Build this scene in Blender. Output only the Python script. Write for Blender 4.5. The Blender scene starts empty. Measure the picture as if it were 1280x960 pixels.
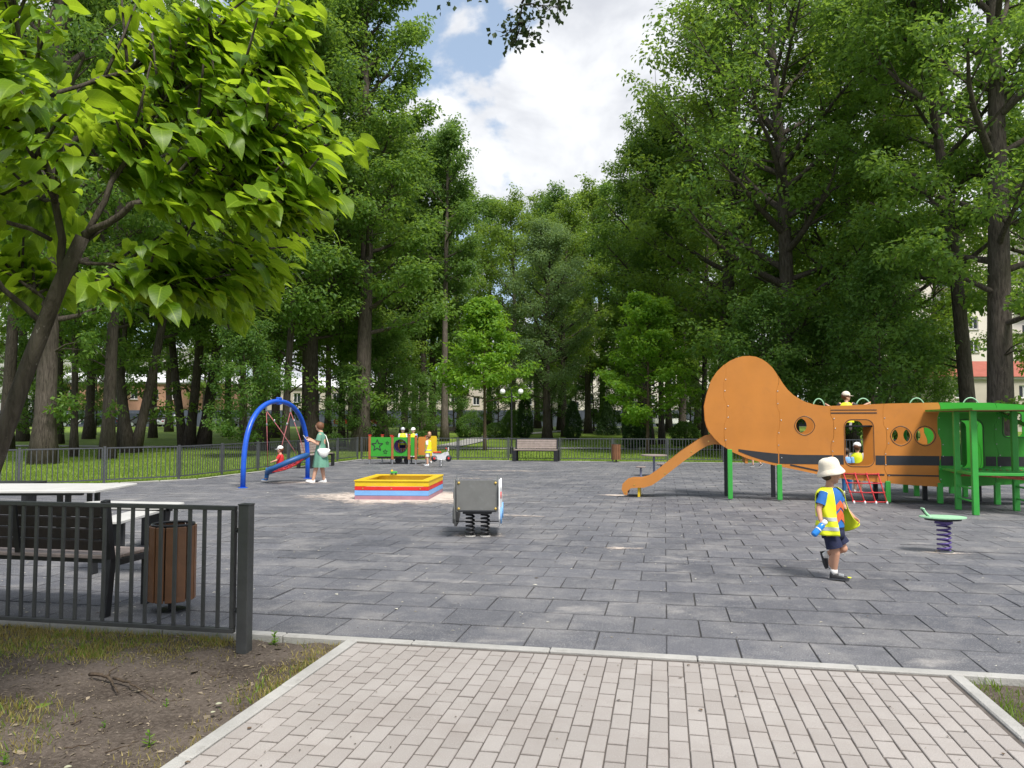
import bpy, bmesh, math, random
import numpy as np
from mathutils import Vector, Matrix, Euler

random.seed(7)
SC = bpy.context.scene
COL = SC.collection
R = math.radians

# ------------------------------------------------------------------ camera
CAM_H = 1.58
cam_d = bpy.data.cameras.new('camera')
cam_d.sensor_width = 36.0
cam_d.lens = 36.0 * 961 / 1280
cam_d.clip_start = 0.05
cam_d.clip_end = 3000
cam = bpy.data.objects.new('camera', cam_d)
COL.objects.link(cam)
cam.location = (0, 0, CAM_H)
cam.rotation_euler = (R(90 + 2.919), 0, 0)
SC.camera = cam

# ------------------------------------------------------------------ light
SUN_EL, SUN_AZ = R(56), R(150)          # azimuth clockwise from +Y
SKY_STRENGTH = 0.10
SUN_STRENGTH = 3.0
EXPOSURE = 0.85

SC.view_settings.view_transform = 'Standard'
SC.view_settings.look = 'None'
SC.view_settings.gamma = 1.0
SC.view_settings.exposure = EXPOSURE
SC.view_settings.use_curve_mapping = False
SC.render.engine = 'CYCLES'
SC.cycles.max_bounces = 12
SC.cycles.diffuse_bounces = 6
SC.cycles.transmission_bounces = 8
SC.cycles.transparent_max_bounces = 12
SC.cycles.use_denoising = True
SC.cycles.sample_clamp_indirect = 6.0


class NT:
    """small helper around a node tree"""
    def __init__(s, tree):
        s.t = tree
        s.t.nodes.clear()

    def n(s, kind, ins=None, **attrs):
        nd = s.t.nodes.new(kind)
        for k, v in attrs.items():
            setattr(nd, k, v)
        for k, v in (ins or {}).items():
            sock = nd.inputs[k]
            if isinstance(v, bpy.types.NodeSocket):
                s.t.links.new(v, sock)
            else:
                sock.default_value = v
        return nd

    def math(s, op, a, b=0.0, clamp=False):
        return s.n('ShaderNodeMath', {0: a, 1: b}, operation=op, use_clamp=clamp).outputs[0]

    def noise(s, vec, scale, detail=3.0, rough=0.5, dist=0.0):
        return s.n('ShaderNodeTexNoise', {'Vector': vec, 'Scale': scale, 'Detail': detail,
                                          'Roughness': rough, 'Distortion': dist}).outputs['Fac']

    def ramp(s, fac, lo, hi, a=0.0, b=1.0, smooth=False):
        return s.n('ShaderNodeMapRange', {'Value': fac, 'From Min': lo, 'From Max': hi, 'To Min': a, 'To Max': b},
                   interpolation_type='SMOOTHSTEP' if smooth else 'LINEAR').outputs[0]

    def mix(s, fac, a, b, blend='MIX'):
        nd = s.n('ShaderNodeMix', None, data_type='RGBA', blend_type=blend)
        for idx, v in ((0, fac), (6, a), (7, b)):
            if isinstance(v, bpy.types.NodeSocket):
                s.t.links.new(v, nd.inputs[idx])
            elif idx == 0:
                nd.inputs[0].default_value = v
            else:
                nd.inputs[idx].default_value = (v[0], v[1], v[2], 1)
        return nd.outputs[2]

    def link(s, a, b):
        s.t.links.new(a, b)


def build_world():
    w = bpy.data.worlds.new('World')
    SC.world = w
    w.use_nodes = True
    t = NT(w.node_tree)
    sky = t.n('ShaderNodeTexSky', sky_type='NISHITA', sun_disc=False, sun_elevation=SUN_EL, sun_rotation=SUN_AZ,
              air_density=1.0, dust_density=2.2, ozone_density=1.0, altitude=150)
    co = t.n('ShaderNodeTexCoord').outputs['Generated']
    mp = t.n('ShaderNodeMapping', {'Vector': co, 'Location': (0.76, 0.32, -0.12), 'Scale': (1.0, 1.0, 1.5)}).outputs[0]
    n1 = t.noise(mp, 3.1, 9.0, 0.52, 0.15)
    mask = t.ramp(n1, 0.445, 0.49, smooth=True)
    n2 = t.noise(mp, 7.0, 5.0, 0.55, 0.3)
    n3 = t.noise(mp, 2.2, 2.0, 0.5)
    shade = t.math('ADD', t.math('MULTIPLY', n2, 0.7), t.math('MULTIPLY', n3, 0.5))
    cl = t.mix(t.ramp(shade, 0.46, 0.70, smooth=True), (6.0, 6.1, 6.25), (4.0, 4.15, 4.5))
    blue = t.mix(0.45, sky.outputs[0], (3.6, 4.5, 5.6))
    full = t.mix(mask, blue, cl)
    bg = t.n('ShaderNodeBackground', {'Color': full, 'Strength': SKY_STRENGTH})
    out = t.n('ShaderNodeOutputWorld')
    t.link(bg.outputs[0], out.inputs[0])


build_world()
sun_d = bpy.data.lights.new('sun', 'SUN')
sun_d.energy = SUN_STRENGTH
sun_d.angle = R(15)
sun_d.color = (1.0, 0.955, 0.88)
sun = bpy.data.objects.new('sun', sun_d)
COL.objects.link(sun)
_sd = Vector((math.sin(SUN_AZ) * math.cos(SUN_EL), math.cos(SUN_AZ) * math.cos(SUN_EL), math.sin(SUN_EL)))
sun.rotation_euler = _sd.to_track_quat('Z', 'Y').to_euler()
sun.location = (0, 0, 60)

# ------------------------------------------------------------------ frames
TH = R(-11.2)
GU = Vector((math.cos(TH), math.sin(TH), 0))
GV = Vector((-math.sin(TH), math.cos(TH), 0))


def UV(u, v, z=0.0):
    """point in the playground's own square grid"""
    p = GU * u + GV * v
    return Vector((p.x, p.y, z))


def rise(d):
    t = min(max((d - 36) / 70, 0), 1)
    return 1.2 * t * t * (3 - 2 * t)


GZ = -0.06          # level of the lawn


def bear(px, d, z=None):
    """ground point at distance d on the bearing of image column px"""
    return Vector(((px - 640) / 961 * d, d, (GZ + rise(d)) if z is None else z))


# ------------------------------------------------------------------ mesh builder
class MB:
    def __init__(s):
        s.v = []
        s.f = []

    def add(s, vs, fs):
        o = len(s.v)
        s.v += [tuple(p) for p in vs]
        s.f += [tuple(i + o for i in f) for f in fs]
        return s

    def box(s, c, size, rot=None, ch=0.0):
        hx, hy, hz = size[0] / 2, size[1] / 2, size[2] / 2
        if rot is None:
            m = Matrix.Identity(3)
        elif isinstance(rot, (int, float)):
            m = Matrix.Rotation(rot, 3, 'Z')
        else:
            m = rot
        c = Vector(c)
        if ch <= 0:
            vs = [m @ Vector((x * hx, y * hy, z * hz)) + c for z in (-1, 1) for x, y in ((-1, -1), (1, -1), (1, 1), (-1, 1))]
            return s.add(vs, [(3, 2, 1, 0), (4, 5, 6, 7), (0, 1, 5, 4), (1, 2, 6, 5), (2, 3, 7, 6), (3, 0, 4, 7)])
        ch = min(ch, hx * .9, hy * .9, hz * .9)
        vs, idx = [], {}
        for sx in (-1, 1):
            for sy in (-1, 1):
                for sz in (-1, 1):
                    for ax in range(3):
                        q = [sx * (hx - ch), sy * (hy - ch), sz * (hz - ch)]
                        q[ax] = (sx * hx, sy * hy, sz * hz)[ax]
                        idx[(sx, sy, sz, ax)] = len(vs)
                        vs.append(m @ Vector(q) + c)
        fs = []
        def quad(a, b, cc, d, nrm):
            pa, pb, pc = Vector(vs[a]), Vector(vs[b]), Vector(vs[cc])
            if (pb - pa).cross(pc - pa).dot(nrm) < 0:
                a, b, cc, d = d, cc, b, a
            fs.append((a, b, cc, d))
        for ax in range(3):
            o1, o2 = [k for k in range(3) if k != ax]
            for sg in (-1, 1):
                def key(a, b):
                    k = [0, 0, 0]
                    k[ax], k[o1], k[o2] = sg, a, b
                    return idx[tuple(k) + (ax,)]
                nr = Vector((0, 0, 0)); nr[ax] = sg
                quad(key(-1, -1), key(1, -1), key(1, 1), key(-1, 1), m @ nr)
        for ax in range(3):
            o1, o2 = [k for k in range(3) if k != ax]
            for a in (-1, 1):
                for b in (-1, 1):
                    def key(t, face):
                        k = [0, 0, 0]
                        k[ax], k[o1], k[o2] = t, a, b
                        return idx[tuple(k) + (face,)]
                    nr = Vector((0, 0, 0)); nr[o1] = a; nr[o2] = b
                    quad(key(-1, o1), key(1, o1), key(1, o2), key(-1, o2), m @ nr)
        for sx in (-1, 1):
            for sy in (-1, 1):
                for sz in (-1, 1):
                    a, b, d = (idx[(sx, sy, sz, k)] for k in range(3))
                    pa, pb, pc = Vector(vs[a]), Vector(vs[b]), Vector(vs[d])
                    if (pb - pa).cross(pc - pa).dot(m @ Vector((sx, sy, sz))) < 0:
                        a, b = b, a
                    fs.append((a, b, d))
        return s.add(vs, fs)

    def bar(s, a, b, w, t, ch=0.0, up=(0, 0, 1)):
        """box between two points, w across, t along 'up'"""
        a, b = Vector(a), Vector(b)
        x = (b - a)
        L = x.length
        x.normalize()
        up = Vector(up)
        if abs(x.dot(up)) > .99:
            up = Vector((0, 1, 0))
        y = up.cross(x).normalized()
        z = x.cross(y)
        m = Matrix((x, y, z)).transposed()
        return s.box((a + b) / 2, (L, w, t), m, ch)

    def tube(s, pts, rad, seg=8, cap=True, closed=False):
        pts = [Vector(p) for p in pts]
        n = len(pts)
        if not hasattr(rad, '__len__'):
            rad = [rad] * n
        vs, fs = [], []
        prev = None
        for i, p in enumerate(pts):
            if closed:
                t = pts[(i + 1) % n] - pts[i - 1]
            else:
                t = pts[min(i + 1, n - 1)] - pts[max(i - 1, 0)]
            if t.length < 1e-9:
                t = Vector((0, 0, 1))
            t.normalize()
            if prev is None:
                r = Vector((0, 0, 1)) if abs(t.z) < .9 else Vector((1, 0, 0))
                x = r.cross(t).normalized()
            else:
                x = (prev - t * prev.dot(t))
                x = x.normalized() if x.length > 1e-6 else Vector((1, 0, 0))
            prev = x
            y = t.cross(x)
            for k in range(seg):
                a = 2 * math.pi * k / seg
                vs.append(p + (x * math.cos(a) + y * math.sin(a)) * rad[i])
        m = n if closed else n - 1
        for i in range(m):
            j = (i + 1) % n
            for k in range(seg):
                k2 = (k + 1) % seg
                fs.append((i * seg + k, i * seg + k2, j * seg + k2, j * seg + k))
        if cap and not closed:
            fs.append(tuple(range(seg - 1, -1, -1)))
            fs.append(tuple((n - 1) * seg + k for k in range(seg)))
        return s.add(vs, fs)

    def lathe(s, prof, c=(0, 0, 0), seg=16, m=None, cap=True):
        """prof: list of (radius, z)"""
        c = Vector(c)
        m = m or Matrix.Identity(3)
        vs, fs = [], []
        for r, z in prof:
            for k in range(seg):
                a = 2 * math.pi * k / seg
                vs.append(m @ Vector((r * math.cos(a), r * math.sin(a), z)) + c)
        for i in range(len(prof) - 1):
            for k in range(seg):
                k2 = (k + 1) % seg
                fs.append((i * seg + k, i * seg + k2, (i + 1) * seg + k2, (i + 1) * seg + k))
        if cap:
            fs.append(tuple(range(seg - 1, -1, -1)))
            fs.append(tuple((len(prof) - 1) * seg + k for k in range(seg)))
        return s.add(vs, fs)

    def ell(s, c, r, seg=12, rings=8, m=None):
        prof = []
        c = Vector(c)
        m = m or Matrix.Identity(3)
        vs, fs = [], []
        for i in range(1, rings):
            a = math.pi * i / rings
            for k in range(seg):
                b = 2 * math.pi * k / seg
                vs.append(m @ Vector((r[0] * math.sin(a) * math.cos(b), r[1] * math.sin(a) * math.sin(b), -r[2] * math.cos(a))) + c)
        o = len(vs)
        vs.append(m @ Vector((0, 0, -r[2])) + c)
        vs.append(m @ Vector((0, 0, r[2])) + c)
        for i in range(rings - 2):
            for k in range(seg):
                k2 = (k + 1) % seg
                fs.append((i * seg + k, i * seg + k2, (i + 1) * seg + k2, (i + 1) * seg + k))
        for k in range(seg):
            k2 = (k + 1) % seg
            fs.append((o, k2, k))
            fs.append((o + 1, (rings - 2) * seg + k, (rings - 2) * seg + k2))
        return s.add(vs, fs)

    def loft(s, secs, seg=16, cap=True, a0=0.0, a1=2 * math.pi, m=None):
        """secs: (centre, rx, ry) horizontal ellipses, m optional per-section rotation about z"""
        full = abs(a1 - a0 - 2 * math.pi) < 1e-6
        n = seg if full else seg + 1
        vs, fs = [], []
        for sec in secs:
            c, rx, ry = Vector(sec[0]), sec[1], sec[2]
            rot = sec[3] if len(sec) > 3 else 0.0
            cr, sr = math.cos(rot), math.sin(rot)
            for k in range(n):
                a = a0 + (a1 - a0) * k / seg
                x, y = rx * math.cos(a), ry * math.sin(a)
                vs.append(c + Vector((x * cr - y * sr, x * sr + y * cr, 0)))
        for i in range(len(secs) - 1):
            for k in range(seg):
                k2 = (k + 1) % n if full else k + 1
                fs.append((i * n + k, i * n + k2, (i + 1) * n + k2, (i + 1) * n + k))
        if cap and full:
            fs.append(tuple(range(seg - 1, -1, -1)))
            fs.append(tuple((len(secs) - 1) * n + k for k in range(seg)))
        return s.add(vs, fs)

    def xform(s, m, start=0):
        s.v[start:] = [tuple(m @ Vector(p)) for p in s.v[start:]]
        return s

    def mesh(s, name, mat=None, smooth=False):
        me = bpy.data.meshes.new(name)
        me.from_pydata(s.v, [], s.f)
        if mat:
            me.materials.append(mat)
        if smooth:
            me.polygons.foreach_set('use_smooth', [True] * len(me.polygons))
        me.update()
        return me

    def build(s, name, mat, parent=None, smooth=False, loc=None, autosmooth=None):
        me = s.mesh(name, mat, smooth or autosmooth is not None)
        if autosmooth is not None:
            try:
                me.set_sharp_from_angle(angle=R(autosmooth))
            except Exception:
                pass
        return link(name, me, parent, loc)


def link(name, me, parent=None, loc=None):
    o = bpy.data.objects.new(name, me)
    COL.objects.link(o)
    if parent is not None:
        o.parent = parent
    if loc is not None:
        o.location = loc
    return o


def thing(name, label, cat, loc=(0, 0, 0), rz=0.0, group=None):
    o = bpy.data.objects.new(name, None)
    o.empty_display_size = 0.2
    COL.objects.link(o)
    o.location = loc
    o.rotation_euler = (0, 0, rz)
    return tag(o, label, cat, group)


def tag(o, label=None, cat=None, group=None, kind=None):
    if label:
        o['label'] = label
    if cat:
        o['category'] = cat
    if group:
        o['group'] = group
    if kind:
        o['kind'] = kind
    return o


KIDS = {}


def copy_tree(o, parent=None):
    c = o.copy()
    COL.objects.link(c)
    c.parent = parent
    for ch in list(o.children):
        copy_tree(ch, c)
    return c


def plate(outer, holes, th, to3):
    """flat plate of thickness th with holes; to3(x, z, w) maps to 3-D"""
    bm = bmesh.new()
    loops = []
    for lp in [outer] + list(holes):
        vs = [bm.verts.new((p[0], p[1], 0)) for p in lp]
        es = [bm.edges.new((vs[i], vs[(i + 1) % len(vs)])) for i in range(len(vs))]
        loops.append(es)
    bmesh.ops.triangle_fill(bm, use_beauty=True, use_dissolve=False, edges=[e for l in loops for e in l], normal=(0, 0, 1))
    bmesh.ops.recalc_face_normals(bm, faces=bm.faces)
    bm.normal_update()
    if bm.faces and sum(f.normal.z for f in bm.faces) < 0:
        bmesh.ops.reverse_faces(bm, faces=bm.faces)
    bm.verts.index_update()
    V2 = [(v.co.x, v.co.y) for v in bm.verts]
    F2 = [tuple(v.index for v in f.verts) for f in bm.faces]
    n = len(V2)
    bedge = []
    for f in bm.faces:
        for l in f.loops:
            if len(l.edge.link_faces) == 1:
                bedge.append((l.vert.index, l.link_loop_next.vert.index))
    bm.free()
    m = MB()
    vs = [to3(x, z, 0) for x, z in V2] + [to3(x, z, th) for x, z in V2]
    fs = [f for f in F2] + [tuple(i + n for i in reversed(f)) for f in F2]
    fs += [(b, a, a + n, b + n) for a, b in bedge]
    m.add(vs, fs)
    return m


def circle(cx, cz, r, n=20):
    return [(cx + r * math.cos(2 * math.pi * k / n), cz + r * math.sin(2 * math.pi * k / n)) for k in range(n)]


def rrect(x0, z0, x1, z1, r, n=5):
    pts = []
    for cx, cz, a in ((x1 - r, z0 + r, -90), (x1 - r, z1 - r, 0), (x0 + r, z1 - r, 90), (x0 + r, z0 + r, 180)):
        for k in range(n + 1):
            t = R(a + 90 * k / n)
            pts.append((cx + r * math.cos(t), cz + r * math.sin(t)))
    return pts


# ------------------------------------------------------------------ materials
MATS = {}


def mat(name, col, rough=0.6, metal=0.0, var=0.12, scale=6.0, bump=0.0, bscale=60.0, spec=0.5, dirt=None, obj=True):
    """painted / plain material: colour with mottling, uneven gloss and fine relief"""
    if name in MATS:
        return MATS[name]
    m = bpy.data.materials.new(name)
    m.use_nodes = True
    t = NT(m.node_tree)
    co = t.n('ShaderNodeTexCoord').outputs['Object']
    n1 = t.noise(co, scale, 5.0, 0.6)
    lo = tuple(max(c * (1 - var), 0) for c in col)
    hi = tuple(min(c * (1 + var), 1) for c in col)
    c = t.mix(t.ramp(n1, 0.3, 0.7), lo, hi)
    if dirt:
        n2 = t.noise(co, scale * 2.7, 6.0, 0.7)
        c = t.mix(t.ramp(n2, 0.56, 0.75, 0, dirt[1]), c, dirt[0])
    rg = t.ramp(t.noise(co, scale * 3, 3), 0.3, 0.7, max(rough - .1, .05), min(rough + .12, 1))
    b = t.n('ShaderNodeBsdfPrincipled', {'Base Color': c, 'Roughness': rg, 'Metallic': metal, 'Specular IOR Level': spec})
    if bump:
        bp = t.n('ShaderNodeBump', {'Height': t.noise(co, bscale, 4), 'Strength': bump, 'Distance': 0.01})
        t.link(bp.outputs[0], b.inputs['Normal'])
    o = t.n('ShaderNodeOutputMaterial')
    t.link(b.outputs[0], o.inputs[0])
    MATS[name] = m
    return m


def leaf_mat(name, dark, light, trans=0.35, tcol=None, rough=0.5, spec=0.35, fine=0.0, veins=False):
    m = bpy.data.materials.new(name)
    m.use_nodes = True
    t = NT(m.node_tree)
    at = t.n('ShaderNodeAttribute', attribute_name='tint').outputs['Fac']
    rnd = t.n('ShaderNodeObjectInfo').outputs['Random']
    f = t.math('ADD', at, t.math('MULTIPLY', t.math('SUBTRACT', rnd, 0.5), 0.35), True)
    c = t.mix(f, dark, light)
    if fine:
        co = t.n('ShaderNodeTexCoord').outputs['Object']
        c = t.mix(t.ramp(t.noise(co, 18.0, 4.0, .6), .35, .7, 0, fine), c, tuple(k * .55 for k in dark))
    if veins:
        lx = t.n('ShaderNodeAttribute', attribute_name='lx').outputs['Fac']
        ly = t.math('ABSOLUTE', t.n('ShaderNodeAttribute', attribute_name='ly').outputs['Fac'])
        fr = t.math('FRACT', t.math('MULTIPLY', t.math('SUBTRACT', lx, t.math('MULTIPLY', ly, .75)), 6.5))
        side = t.ramp(t.math('ABSOLUTE', t.math('SUBTRACT', fr, .5)), .0, .09, .55, 0)
        rib = t.ramp(ly, .008, .030, .85, 0)
        c = t.mix(t.math('MAXIMUM', side, rib), c, (light[0] * 1.35, light[1] * 1.25, light[2] * 2.5))
        spot = t.noise(t.n('ShaderNodeNewGeometry').outputs['Position'], 60.0, 4, .7)
        c = t.mix(t.ramp(spot, .68, .74, 0, .6), c, (.16, .11, .03))
    b = t.n('ShaderNodeBsdfPrincipled', {'Base Color': c, 'Roughness': rough, 'Specular IOR Level': spec})
    tc = t.mix(0.65, c, tcol or (light[0] * 1.9, light[1] * 1.7, light[2] * .8))
    tr = t.n('ShaderNodeBsdfTranslucent', {'Color': tc})
    mx = t.n('ShaderNodeMixShader', {0: trans})
    t.link(b.outputs[0], mx.inputs[1])
    t.link(tr.outputs[0], mx.inputs[2])
    o = t.n('ShaderNodeOutputMaterial')
    t.link(mx.outputs[0], o.inputs[0])
    MATS[name] = m
    return m


def bark_mat(name, a, b, zs=1.0):
    m = bpy.data.materials.new(name)
    m.use_nodes = True
    t = NT(m.node_tree)
    co = t.n('ShaderNodeTexCoord').outputs['Object']
    mp = t.n('ShaderNodeMapping', {'Vector': co, 'Scale': (9, 9, 1.6 * zs)}).outputs[0]
    n1 = t.noise(mp, 1.6, 6.0, 0.65, 0.6)
    n2 = t.noise(co, 1.1, 3)
    n3 = t.noise(co, 26.0, 3, .7)
    c = t.mix(t.ramp(n1, .35, .65), a, b)
    c = t.mix(t.ramp(n2, .45, .75, 0, .45), c, (a[0] * .8, a[1] * 1.0, a[2] * .7))
    c = t.mix(t.ramp(n3, .66, .72, 0, .5), c, (.33, .31, .27))
    p = t.n('ShaderNodeBsdfPrincipled', {'Base Color': c, 'Roughness': .9, 'Specular IOR Level': .2})
    bp = t.n('ShaderNodeBump', {'Height': n1, 'Strength': .9, 'Distance': .05})
    t.link(bp.outputs[0], p.inputs['Normal'])
    o = t.n('ShaderNodeOutputMaterial')
    t.link(p.outputs[0], o.inputs[0])
    MATS[name] = m
    return m


def grid_cell(t, pos, cell_u, cell_v, u0, v0, along_v):
    """random value per tile / brick of a running bond laid in the playground grid"""
    du = t.n('ShaderNodeVectorMath', {0: pos, 1: tuple(GU)}, operation='DOT_PRODUCT').outputs['Value']
    dv = t.n('ShaderNodeVectorMath', {0: pos, 1: tuple(GV)}, operation='DOT_PRODUCT').outputs['Value']
    fu = t.math('DIVIDE', t.math('SUBTRACT', du, u0), cell_u)
    fv = t.math('DIVIDE', t.math('SUBTRACT', dv, v0), cell_v)
    if along_v:
        iu = t.math('FLOOR', fu)
        iv = t.math('FLOOR', t.math('ADD', fv, t.math('MULTIPLY', t.math('MODULO', t.math('ADD', iu, 200), 2.0), 0.5)))
    else:
        iv = t.math('FLOOR', fv)
        iu = t.math('FLOOR', t.math('ADD', fu, t.math('MULTIPLY', t.math('MODULO', t.math('ADD', iv, 200), 2.0), 0.5)))
    cv = t.n('ShaderNodeCombineXYZ', {0: iu, 1: iv}).outputs[0]
    off = t.math('MULTIPLY', t.math('MODULO', t.math('ADD', iu if along_v else iv, 200), 2.0), 0.5)
    fu2, fv2 = (fu, t.math('ADD', fv, off)) if along_v else (t.math('ADD', fu, off), fv)
    eu = t.math('MULTIPLY', t.math('SUBTRACT', .5, t.math('ABSOLUTE', t.math('SUBTRACT', t.math('FRACT', fu2), .5))), cell_u)
    ev = t.math('MULTIPLY', t.math('SUBTRACT', .5, t.math('ABSOLUTE', t.math('SUBTRACT', t.math('FRACT', fv2), .5))), cell_v)
    return eu, ev, t.n('ShaderNodeTexWhiteNoise', {'Vector': cv}, noise_dimensions='2D').outputs['Value']


TILE, TU0, TV0 = 0.5, -16.0, 5.44
BRU0, BRV0 = -2.195, -0.6


def make_ground_mats():
    # rubber tiles
    m = bpy.data.materials.new('rubber_tile'); m.use_nodes = True
    t = NT(m.node_tree)
    pos = t.n('ShaderNodeNewGeometry').outputs['Position']
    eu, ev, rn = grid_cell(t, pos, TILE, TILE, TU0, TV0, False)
    c = t.mix(rn, (.062, .065, .080), (.096, .099, .118))
    big = t.noise(pos, .22, 4, .6)
    c = t.mix(t.ramp(big, .40, .66, 0, .55), c, (.165, .163, .172))
    mid = t.noise(pos, 1.3, 6, .68)
    c = t.mix(t.ramp(mid, .48, .70, 0, .7), c, (.25, .240, .235))
    fine = t.noise(pos, 7.5, 8, .8)
    c = t.mix(t.ramp(fine, .52, .72, 0, .55), c, (.28, .275, .275))
    # trodden-in sand: sparse pale streaks
    st = t.n('ShaderNodeMapping', {'Vector': pos, 'Rotation': (0, 0, -TH), 'Scale': (.55, 1.3, 1)}).outputs[0]
    s1 = t.noise(st, 1.15, 8, .66, .4)
    c = t.mix(t.ramp(s1, .61, .72, 0, .6), c, (.46, .43, .40))
    fl = t.noise(pos, 95.0, 2, .8)
    c = t.mix(t.ramp(fl, .56, .68, 0, .8), c, (.36, .36, .36))
    c = t.mix(t.ramp(fl, .42, .30, 0, .6), c, (.045, .046, .05))
    lf = t.noise(pos, 15.0, 3, .6)
    wv = t.noise(pos, 4.5, 7, .75)
    c = t.mix(t.ramp(wv, .54, .70, 0, .6), c, (.060, .061, .070))
    c = t.mix(t.ramp(lf, .755, .775, 0, .8), c, (.62, .60, .53))
    grime_shade = t.ramp(t.noise(pos, 5.0, 4, .6), .30, .55, .35, 1)
    edge = t.math('MULTIPLY', t.math('MAXIMUM', t.ramp(ev, .009, .025, .60, 0), t.ramp(eu, .004, .011, .5, 0)), grime_shade)  # tile edges darkened: joint dirt plus the gap's shadow painted into the colour
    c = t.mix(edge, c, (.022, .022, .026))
    b = t.n('ShaderNodeBsdfPrincipled', {'Base Color': c, 'Roughness': t.ramp(mid, .3, .7, .62, .85), 'Specular IOR Level': .45})
    bp = t.n('ShaderNodeBump', {'Height': t.math('ADD', fl, t.math('MULTIPLY', mid, .8)), 'Strength': .35, 'Distance': .006})
    t.link(bp.outputs[0], b.inputs['Normal'])
    o = t.n('ShaderNodeOutputMaterial'); t.link(b.outputs[0], o.inputs[0])
    MATS['tile'] = m
    # paving bricks
    m = bpy.data.materials.new('paving_brick'); m.use_nodes = True
    t = NT(m.node_tree)
    pos = t.n('ShaderNodeNewGeometry').outputs['Position']
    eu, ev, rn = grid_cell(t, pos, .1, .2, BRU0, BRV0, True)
    c = t.mix(rn, (.305, .280, .264), (.368, .340, .322))
    mid = t.noise(pos, 2.3, 6, .65)
    c = t.mix(t.ramp(mid, .46, .74, 0, .5), c, (.27, .235, .215))
    fl = t.noise(pos, 160.0, 2, .8)
    c = t.mix(t.ramp(fl, .60, .68, 0, .55), c, (.20, .18, .17))
    c = t.mix(t.ramp(fl, .40, .30, 0, .5), c, (.62, .58, .55))
    sp = t.noise(pos, 30.0, 3, .7)
    c = t.mix(t.ramp(sp, .70, .74, 0, .6), c, (.16, .14, .125))
    grime_shade = t.ramp(t.noise(pos, 9.0, 4, .6), .30, .60, .25, 1)
    edge = t.math('MULTIPLY', t.math('MAXIMUM', t.ramp(ev, .004, .012, .7, 0), t.ramp(eu, .002, .006, .4, 0)), grime_shade)  # brick edges likewise: joint dirt and painted-in shadow of the gap
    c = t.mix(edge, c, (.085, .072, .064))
    mo = t.noise(pos, .9, 5, .6)
    c = t.mix(t.ramp(mo, .50, .72, 0, .35), c, (.20, .175, .16))
    b = t.n('ShaderNodeBsdfPrincipled', {'Base Color': c, 'Roughness': .86, 'Specular IOR Level': .3})
    bp = t.n('ShaderNodeBump', {'Height': t.math('ADD', fl, sp), 'Strength': .4, 'Distance': .004})
    t.link(bp.outputs[0], b.inputs['Normal'])
    o = t.n('ShaderNodeOutputMaterial'); t.link(b.outputs[0], o.inputs[0])
    MATS['brick'] = m
    # lawn
    m = bpy.data.materials.new('lawn'); m.use_nodes = True
    t = NT(m.node_tree)
    pos = t.n('ShaderNodeNewGeometry').outputs['Position']
    a = t.noise(pos, .35, 4, .6)
    b2 = t.noise(pos, 6.0, 5, .7)
    c = t.mix(t.ramp(a, .35, .65), (.120, .190, .024), (.200, .280, .040))
    c = t.mix(t.ramp(b2, .40, .70, 0, .7), c, (.070, .115, .022))
    w = t.noise(pos, 9.0, 2, .6)
    c = t.mix(t.ramp(w, .71, .73, 0, .8), c, (.45, .46, .36))
    b = t.n('ShaderNodeBsdfPrincipled', {'Base Color': c, 'Roughness': .85, 'Specular IOR Level': .2})
    bp = t.n('ShaderNodeBump', {'Height': b2, 'Strength': .9, 'Distance': .06})
    t.link(bp.outputs[0], b.inputs['Normal'])
    o = t.n('ShaderNodeOutputMaterial'); t.link(b.outputs[0], o.inputs[0])
    MATS['lawn'] = m
    # bare soil
    m = bpy.data.materials.new('bare_soil'); m.use_nodes = True
    t = NT(m.node_tree)
    pos = t.n('ShaderNodeNewGeometry').outputs['Position']
    a = t.noise(pos, 1.6, 6, .65)
    f = t.noise(pos, 38.0, 5, .75)
    c = t.mix(t.ramp(a, .34, .66), (.060, .047, .038), (.150, .122, .102))
    c = t.mix(t.ramp(f, .50, .68, 0, .7), c, (.215, .18, .15))
    c = t.mix(t.ramp(f, .44, .34, 0, .7), c, (.035, .028, .023))
    k = t.noise(pos, 60.0, 2, .6)
    c = t.mix(t.ramp(k, .72, .75, 0, .8), c, (.42, .36, .27))
    b = t.n('ShaderNodeBsdfPrincipled', {'Base Color': c, 'Roughness': .95, 'Specular IOR Level': .15})
    bp = t.n('ShaderNodeBump', {'Height': t.math('ADD', f, a), 'Strength': 1.0, 'Distance': .02})
    t.link(bp.outputs[0], b.inputs['Normal'])
    o = t.n('ShaderNodeOutputMaterial'); t.link(b.outputs[0], o.inputs[0])
    MATS['soil'] = m
    # spilled sand with a ragged see-through edge
    m = bpy.data.materials.new('spilled_sand'); m.use_nodes = True
    t = NT(m.node_tree)
    pos = t.n('ShaderNodeNewGeometry').outputs['Position']
    at = t.n('ShaderNodeAttribute', attribute_name='tint').outputs['Fac']
    f = t.noise(pos, 60.0, 3, .7)
    c = t.mix(t.ramp(f, .35, .65), (.50, .42, .36), (.66, .58, .52))
    al = t.math('ADD', at, t.math('MULTIPLY', t.math('SUBTRACT', t.noise(pos, 3.6, 8, .78), .5), 3.6))
    al = t.ramp(al, .25, 1.15, 0, .92)
    b = t.n('ShaderNodeBsdfPrincipled', {'Base Color': c, 'Roughness': .95, 'Alpha': al, 'Specular IOR Level': .1})
    o = t.n('ShaderNodeOutputMaterial'); t.link(b.outputs[0], o.inputs[0])
    MATS['sand'] = m


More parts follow.
